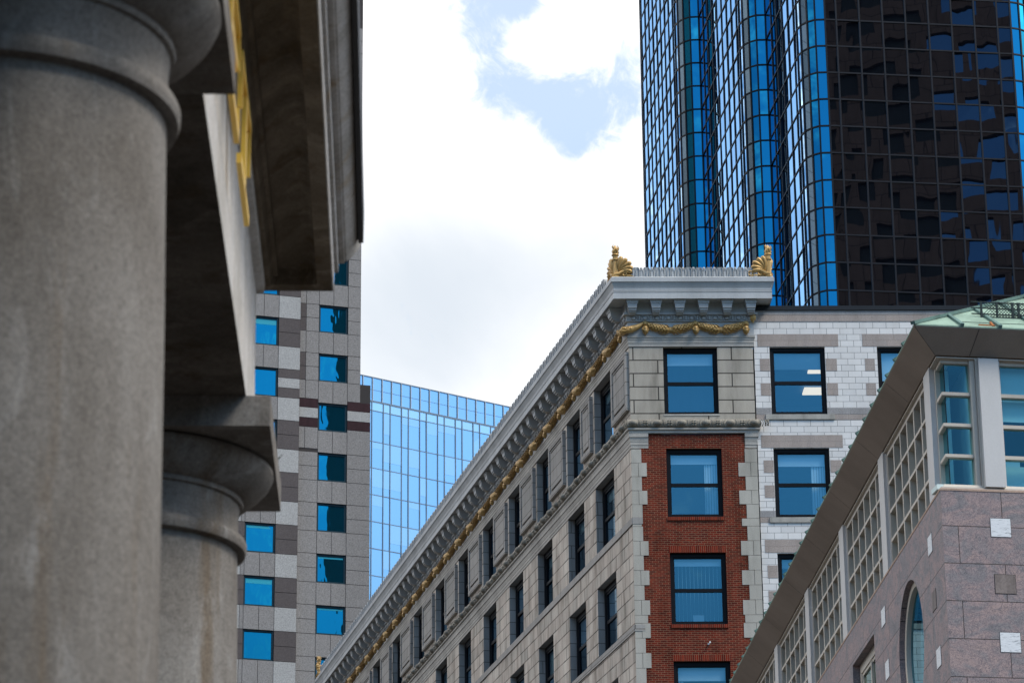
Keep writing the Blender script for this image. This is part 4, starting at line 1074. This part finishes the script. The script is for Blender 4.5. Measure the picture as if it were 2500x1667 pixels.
q = MB(); rib(Vector((mA.x*.54, mA.y*.54, 26.03)), Vector((mA.x*PR, mA.y*PR, zrf(PR))), .06, .08); q.build('hip_cap', M['copper_dark'], B6)
q = MB()
for k in range(4):
    q.box(RF, .66+.93*k, 1.43+.93*k, .10, .115, 26.24, 26.31)
q.build('roof_step', M['iron'], B6)
q = MB(); q.box(RF, 1.05, 1.45, .36, .40, 26.12, 26.16); q.tube([RF.p(1.40, .44, 26.1), RF.p(1.42, .15, 26.30)], .035, 5); q.build('rust_patch', M['rust'], B6)
# snow guard lattice on the roof
lat = MB(); x0, x1, z0, z1, wv = 1.40, 6.0, 26.68, 27.08, -.52
for z in (27.06, 26.91, 26.76): lat.tube([RF.p(x0-.22, wv, z), RF.p(x1, wv, z)], .016, 8)
k = x0
while k < x1:
    for s in (1, -1):
        a_, b_ = (k, z0), (k+s*.40, z1)
        if x0-.02 <= b_[0] <= x1: lat.tube([RF.p(a_[0], wv, a_[1]), RF.p(b_[0], wv+.01*s, b_[1])], .008, 4)
    k += .075
for k in (x0+.03, x0+.42, x0+.81, x0+.96, x0+1.35, x0+2.2): lat.box(RF, k-.025, k+.025, wv-.02, wv+.02, z0-.05, z1)
lat.box(RF, x0, x1, wv-.012, wv+.012, z0-.01, z0+.01)
lat.build('snow_guard', M['iron'], B6)
q = MB(); q.tube([RF.p(.30, -.45, 26.30), RF.p(.345, -.45, 26.46)], .022, 6); q.build('roof_stub', M['iron'], B6)

# ------------------------------------------------------------------ market hall colonnade (nearest)
CA = -2.27; cd = dv(CA); cn = Vector((cd.y, -cd.x, 0))          # along and to the street
c_end = Vector((-2.262, 17.39, 0)); KB = (-2.262, 17.39)
K = Face(KB, CA, KB, (1, 0))
B7 = thing('market_hall', 'old granite market hall colonnade with gilded letters on the frieze', 'building', KB)
def column(v, dw=0.0):
    q = MB(); c = K.p(v, dw, 0)
    q.lathe((c.x, c.y), [(.75, 0.0), (.745, .4), (.715, 2.6), (.682, 4.3), (.668, 5.6), (.653, 6.44), (.653, 6.487)], 96)
    s_ = q.build('column', M['column'], B7, smooth=30)
    q = MB()
    q.lathe((c.x, c.y), [(.640, 6.487), (.668, 6.484), (.698, 6.492), (.706, 6.515), (.706, 6.545), (.698, 6.562), (.665, 6.572), (.655, 6.60), (.653, 6.70), (.660, 6.765), (.678, 6.772), (.682, 6.80), (.70, 6.805), (.745, 6.835), (.795, 6.875), (.835, 6.92), (.855, 6.962), (.852, 6.985), (.825, 6.999), (.3, 6.999)], 96)
    cp_ = q.build('capital', M['column'], s_, smooth=30)
    q = MB(); q.box(K, v-.866, v+.866, -.866+dw, .866+dw, 7.002, 7.178); q.build('abacus', M['column'], s_)
column(0.0); column(-6.315, .021)
E1, N0 = .66, -16.0
hw = .728
w = MB()
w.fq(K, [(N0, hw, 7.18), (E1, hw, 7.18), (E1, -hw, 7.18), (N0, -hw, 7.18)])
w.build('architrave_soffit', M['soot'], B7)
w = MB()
pth = [K.p(N0, 0, 0), K.p(E1-hw, 0, 0), K.p(E1-hw, -3.2, 0)]
nn2 = [Vector((cn.x, cn.y)), mitre(cn, cd), Vector((cd.x, cd.y))]
sweep(w, pth, nn2, [(hw-.02, 7.182), (hw, 7.182), (hw, 7.50), (hw-.02, 7.505), (hw-.025, 7.86), (hw-.025, 8.34), (hw+.02, 8.36), (hw+.03, 8.44), (hw-.2, 8.44)])
w.build('architrave', M['entab'], B7)
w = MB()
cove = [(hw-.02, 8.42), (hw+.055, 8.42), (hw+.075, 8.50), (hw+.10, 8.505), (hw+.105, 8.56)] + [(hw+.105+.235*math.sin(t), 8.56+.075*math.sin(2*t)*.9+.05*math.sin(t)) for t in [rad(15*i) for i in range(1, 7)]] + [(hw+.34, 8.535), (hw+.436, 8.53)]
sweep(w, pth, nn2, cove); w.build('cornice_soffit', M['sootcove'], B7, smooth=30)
w = MB()
sweep(w, pth, nn2, [(hw+.436, 8.528), (hw+.444, 8.532), (hw+.448, 8.66), (hw+.470, 8.665), (hw+.472, 8.685), (hw+.474, 8.74), (hw+.510, 8.745), (hw+.512, 8.765), (hw+.522, 8.765), (hw+.545, 8.79), (hw+.578, 8.84), (hw+.608, 8.90), (hw+.618, 8.98), (hw+.618, 9.03), (hw-.3, 9.05)])
w.build('cornice', M['entab'], B7, smooth=25)
w = MB(); sweep(w, [K.p(N0, 0, 0), K.p(E1-hw+hw+.42, 0, 0)], nn2[:1]*2, [(hw+.60, 8.85), (hw+.632, 8.852), (hw+.636, 9.06), (hw+.58, 9.06)]); w.build('gutter', M['gutter'], B7)
w = MB()
for v in (-3.55, -9.6): w.box(K, v-.008, v+.008, hw+.1, hw+.46, 8.50, 8.70)
w.build('cornice_joint', M['joint'], B7)
# portico ceiling, back wall, roof
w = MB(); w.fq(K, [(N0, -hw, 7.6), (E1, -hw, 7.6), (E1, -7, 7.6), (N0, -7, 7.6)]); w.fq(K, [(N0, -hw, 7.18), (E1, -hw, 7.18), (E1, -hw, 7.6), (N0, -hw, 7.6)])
w.fq(K, [(N0, -2.7, 0), (E1-1, -2.7, 0), (E1-1, -2.7, 7.6), (N0, -2.7, 7.6)]); w.fq(K, [(-8.6, -2.7, 0), (-8.6, -.6, 0), (-8.6, -.6, 7.6), (-8.6, -2.7, 7.6)]); w.build('portico_wall', M['soot'], B7)  # unseen walls, the end one added to darken the columns' left side
w = MB(); w.fq(K, [(N0, hw+.55, 9.05), (E1+.5, hw+.55, 9.05), (E1+.5, -7, 11.5), (N0, -7, 11.5)]); w.fq(K, [(E1-.02, hw-.04, 7.19), (E1-.02, -7, 7.19), (E1-.02, -7, 11.3), (E1-.02, hw-.04, 8.5)]); w.build('roof', M['entab'], B7)
# gilded serif letters, read from the street towards the far end
LZ0, LZ1 = 7.60, 8.19; lw, ld0, ld1 = .085, .050, .076
def stroke(mb, pts, wd):
    (a, c), (b, d) = pts; A_ = Vector((a, c)); B_ = Vector((b, d)); t = (B_-A_).normalized(); s_ = Vector((-t.y, t.x))*wd/2
    q4 = [A_-s_, B_-s_, B_+s_, A_+s_]; f1 = [K.p(p.x, hw+ld1, p.y) for p in q4]; f0 = [K.p(p.x, hw+ld0, p.y) for p in q4]
    mb.poly(f1); mb.poly(f0)
    for i in range(4): j = (i+1) % 4; mb.poly([f1[i], f1[j], f0[j], f0[i]])
def letter(ch, v, wd):
    q = MB(); h = LZ1-LZ0; X = lambda t: v+t*wd; Zz = lambda t: LZ0+t*h
    V = lambda x, a=0, b=1, k=1.0: stroke(q, ((X(x), Zz(a)), (X(x), Zz(b))), lw*k)
    Hh = lambda y, a=0, b=1, k=.62: stroke(q, ((X(a), Zz(y)), (X(b), Zz(y))), lw*k)
    ser = lambda x, y: stroke(q, ((X(x)-.11, Zz(y)), (X(x)+.11, Zz(y))), .035)
    if ch == 'T': V(.5); Hh(.95); V(.03, .48, .98, .35); V(.97, .48, .98, .35); Hh(.04, .05, .95)
    if ch == 'E': V(.14); Hh(.95, .1, .92); Hh(.5, .1, .72, .5); Hh(.04, .02, .99); V(.95, .62, .98, .3); V(.98, .0, .30, .3); ser(.12, .03)
    if ch == 'K': V(.14); stroke(q, ((X(.20), Zz(.42)), (X(.86), Zz(.97))), lw*.6); stroke(q, ((X(.42), Zz(.58)), (X(.92), Zz(.03))), lw); ser(.14, .03); ser(.14, .97); ser(.9, .03); ser(.86, .97)
    if ch == 'R': V(.14); Hh(.96, .1, .62); Hh(.50, .1, .62, .5); stroke(q, ((X(.62), Zz(.96)), (X(.82), Zz(.73))), lw*.8); stroke(q, ((X(.82), Zz(.73)), (X(.60), Zz(.5))), lw*.8); stroke(q, ((X(.5), Zz(.5)), (X(.94), Zz(.03))), lw); ser(.14, .03)
    if ch == 'A': stroke(q, ((X(.06), Zz(0)), (X(.5), Zz(1))), lw*.6); stroke(q, ((X(.5), Zz(1)), (X(.94), Zz(0))), lw); Hh(.34, .2, .8, .5); ser(.06, .03); ser(.94, .03)
    if ch == 'M': V(.10, k=.6); V(.90); stroke(q, ((X(.10), Zz(1)), (X(.5), Zz(.1))), lw); stroke(q, ((X(.5), Zz(.1)), (X(.90), Zz(1))), lw*.6); ser(.1, .03); ser(.9, .03)
    q.build('gilded_letter', M['gold_leaf'], B7, weld=False)
v_end = -1.50-.866+.0
for ch, v, wd in (('T', -3.32, .96), ('E', -4.42, .92), ('K', -5.60, 1.02), ('R', -6.74, .98), ('A', -7.92, 1.02), ('M', -9.2, 1.1)): letter(ch, v+.87-.866, wd)
# a weed on the last abacus
q = MB(); rw = random.Random(4); c = K.p(.70, .80, 7.178)
for i in range(11):
    an = rw.uniform(0, 6.28); r = rw.uniform(.04, .11); h = rw.uniform(.05, .15); d_ = Vector((math.cos(an), math.sin(an), 0)); s_ = Vector((-d_.y, d_.x, 0))*.008
    b0, b1, b2 = c+d_*.01, c+d_*r*.5+Vector((0, 0, h*.7)), c+d_*r+Vector((0, 0, h))
    q.poly([b0-s_, b0+s_, b1+s_*1.3, b1-s_*1.3]); q.poly([b1-s_*1.3, b1+s_*1.3, b2])
wo = q.build('weed', M['leaf'], weld=False); wo.location = (KB[0], KB[1], 0); tag(wo, 'little green weed sprouting on top of the far column capital', 'plant')

# ------------------------------------------------------------------ brown stone tower mirrored in the dark glass
XB = (59.5, 125.0); XA = Face(XB, 65.0, XB, (-.4, 1))
B8 = thing('brown_stone_tower', 'brown stone office tower seen only as a mirror image in the dark glass', 'tower', XB)
holes = []; hh = 150.0; z = 90.0
cols = [(-14.2, -13.2), (-12.0, -10.8), (-9.4, -8.4), (-7.2, -4.8), (-3.6, -.4), (1.2, 4.4), (6.0, 9.2), (10.6, 13.6)]
while z < hh-4:
    for (a, b) in cols: holes.append((a, b, z, z+2.2))
    z += 3.9
w = MB(); w.wall(XA, -15, 16, 0, hh, holes, .5, 0); w.fq(XA, [(-15, 0, 0), (-15, -18, 0), (-15, -18, hh), (-15, 0, hh)]); w.fq(XA, [(16, 0, 0), (16, -18, 0), (16, -18, hh), (16, 0, hh)]); w.fq(XA, [(-15, -18, 0), (16, -18, 0), (16, -18, hh), (-15, -18, hh)]); w.fq(XA, [(-15, 0, hh), (16, 0, hh), (16, -18, hh), (-15, -18, hh)])
w.build('stone_wall', M['brownstone'], B8)
for i, (a, b) in enumerate(cols):
    q = MB()
    for h in holes:
        if h[0] == a: q.fq(XA, [(h[0], -.4, h[2]), (h[1], -.4+random.uniform(-.03, .03), h[2]), (h[1], -.4, h[3]), (h[0], -.4, h[3])])
    q.build('window_strip', M['brownglass'] if i > 4 else M['ftower'], B8)
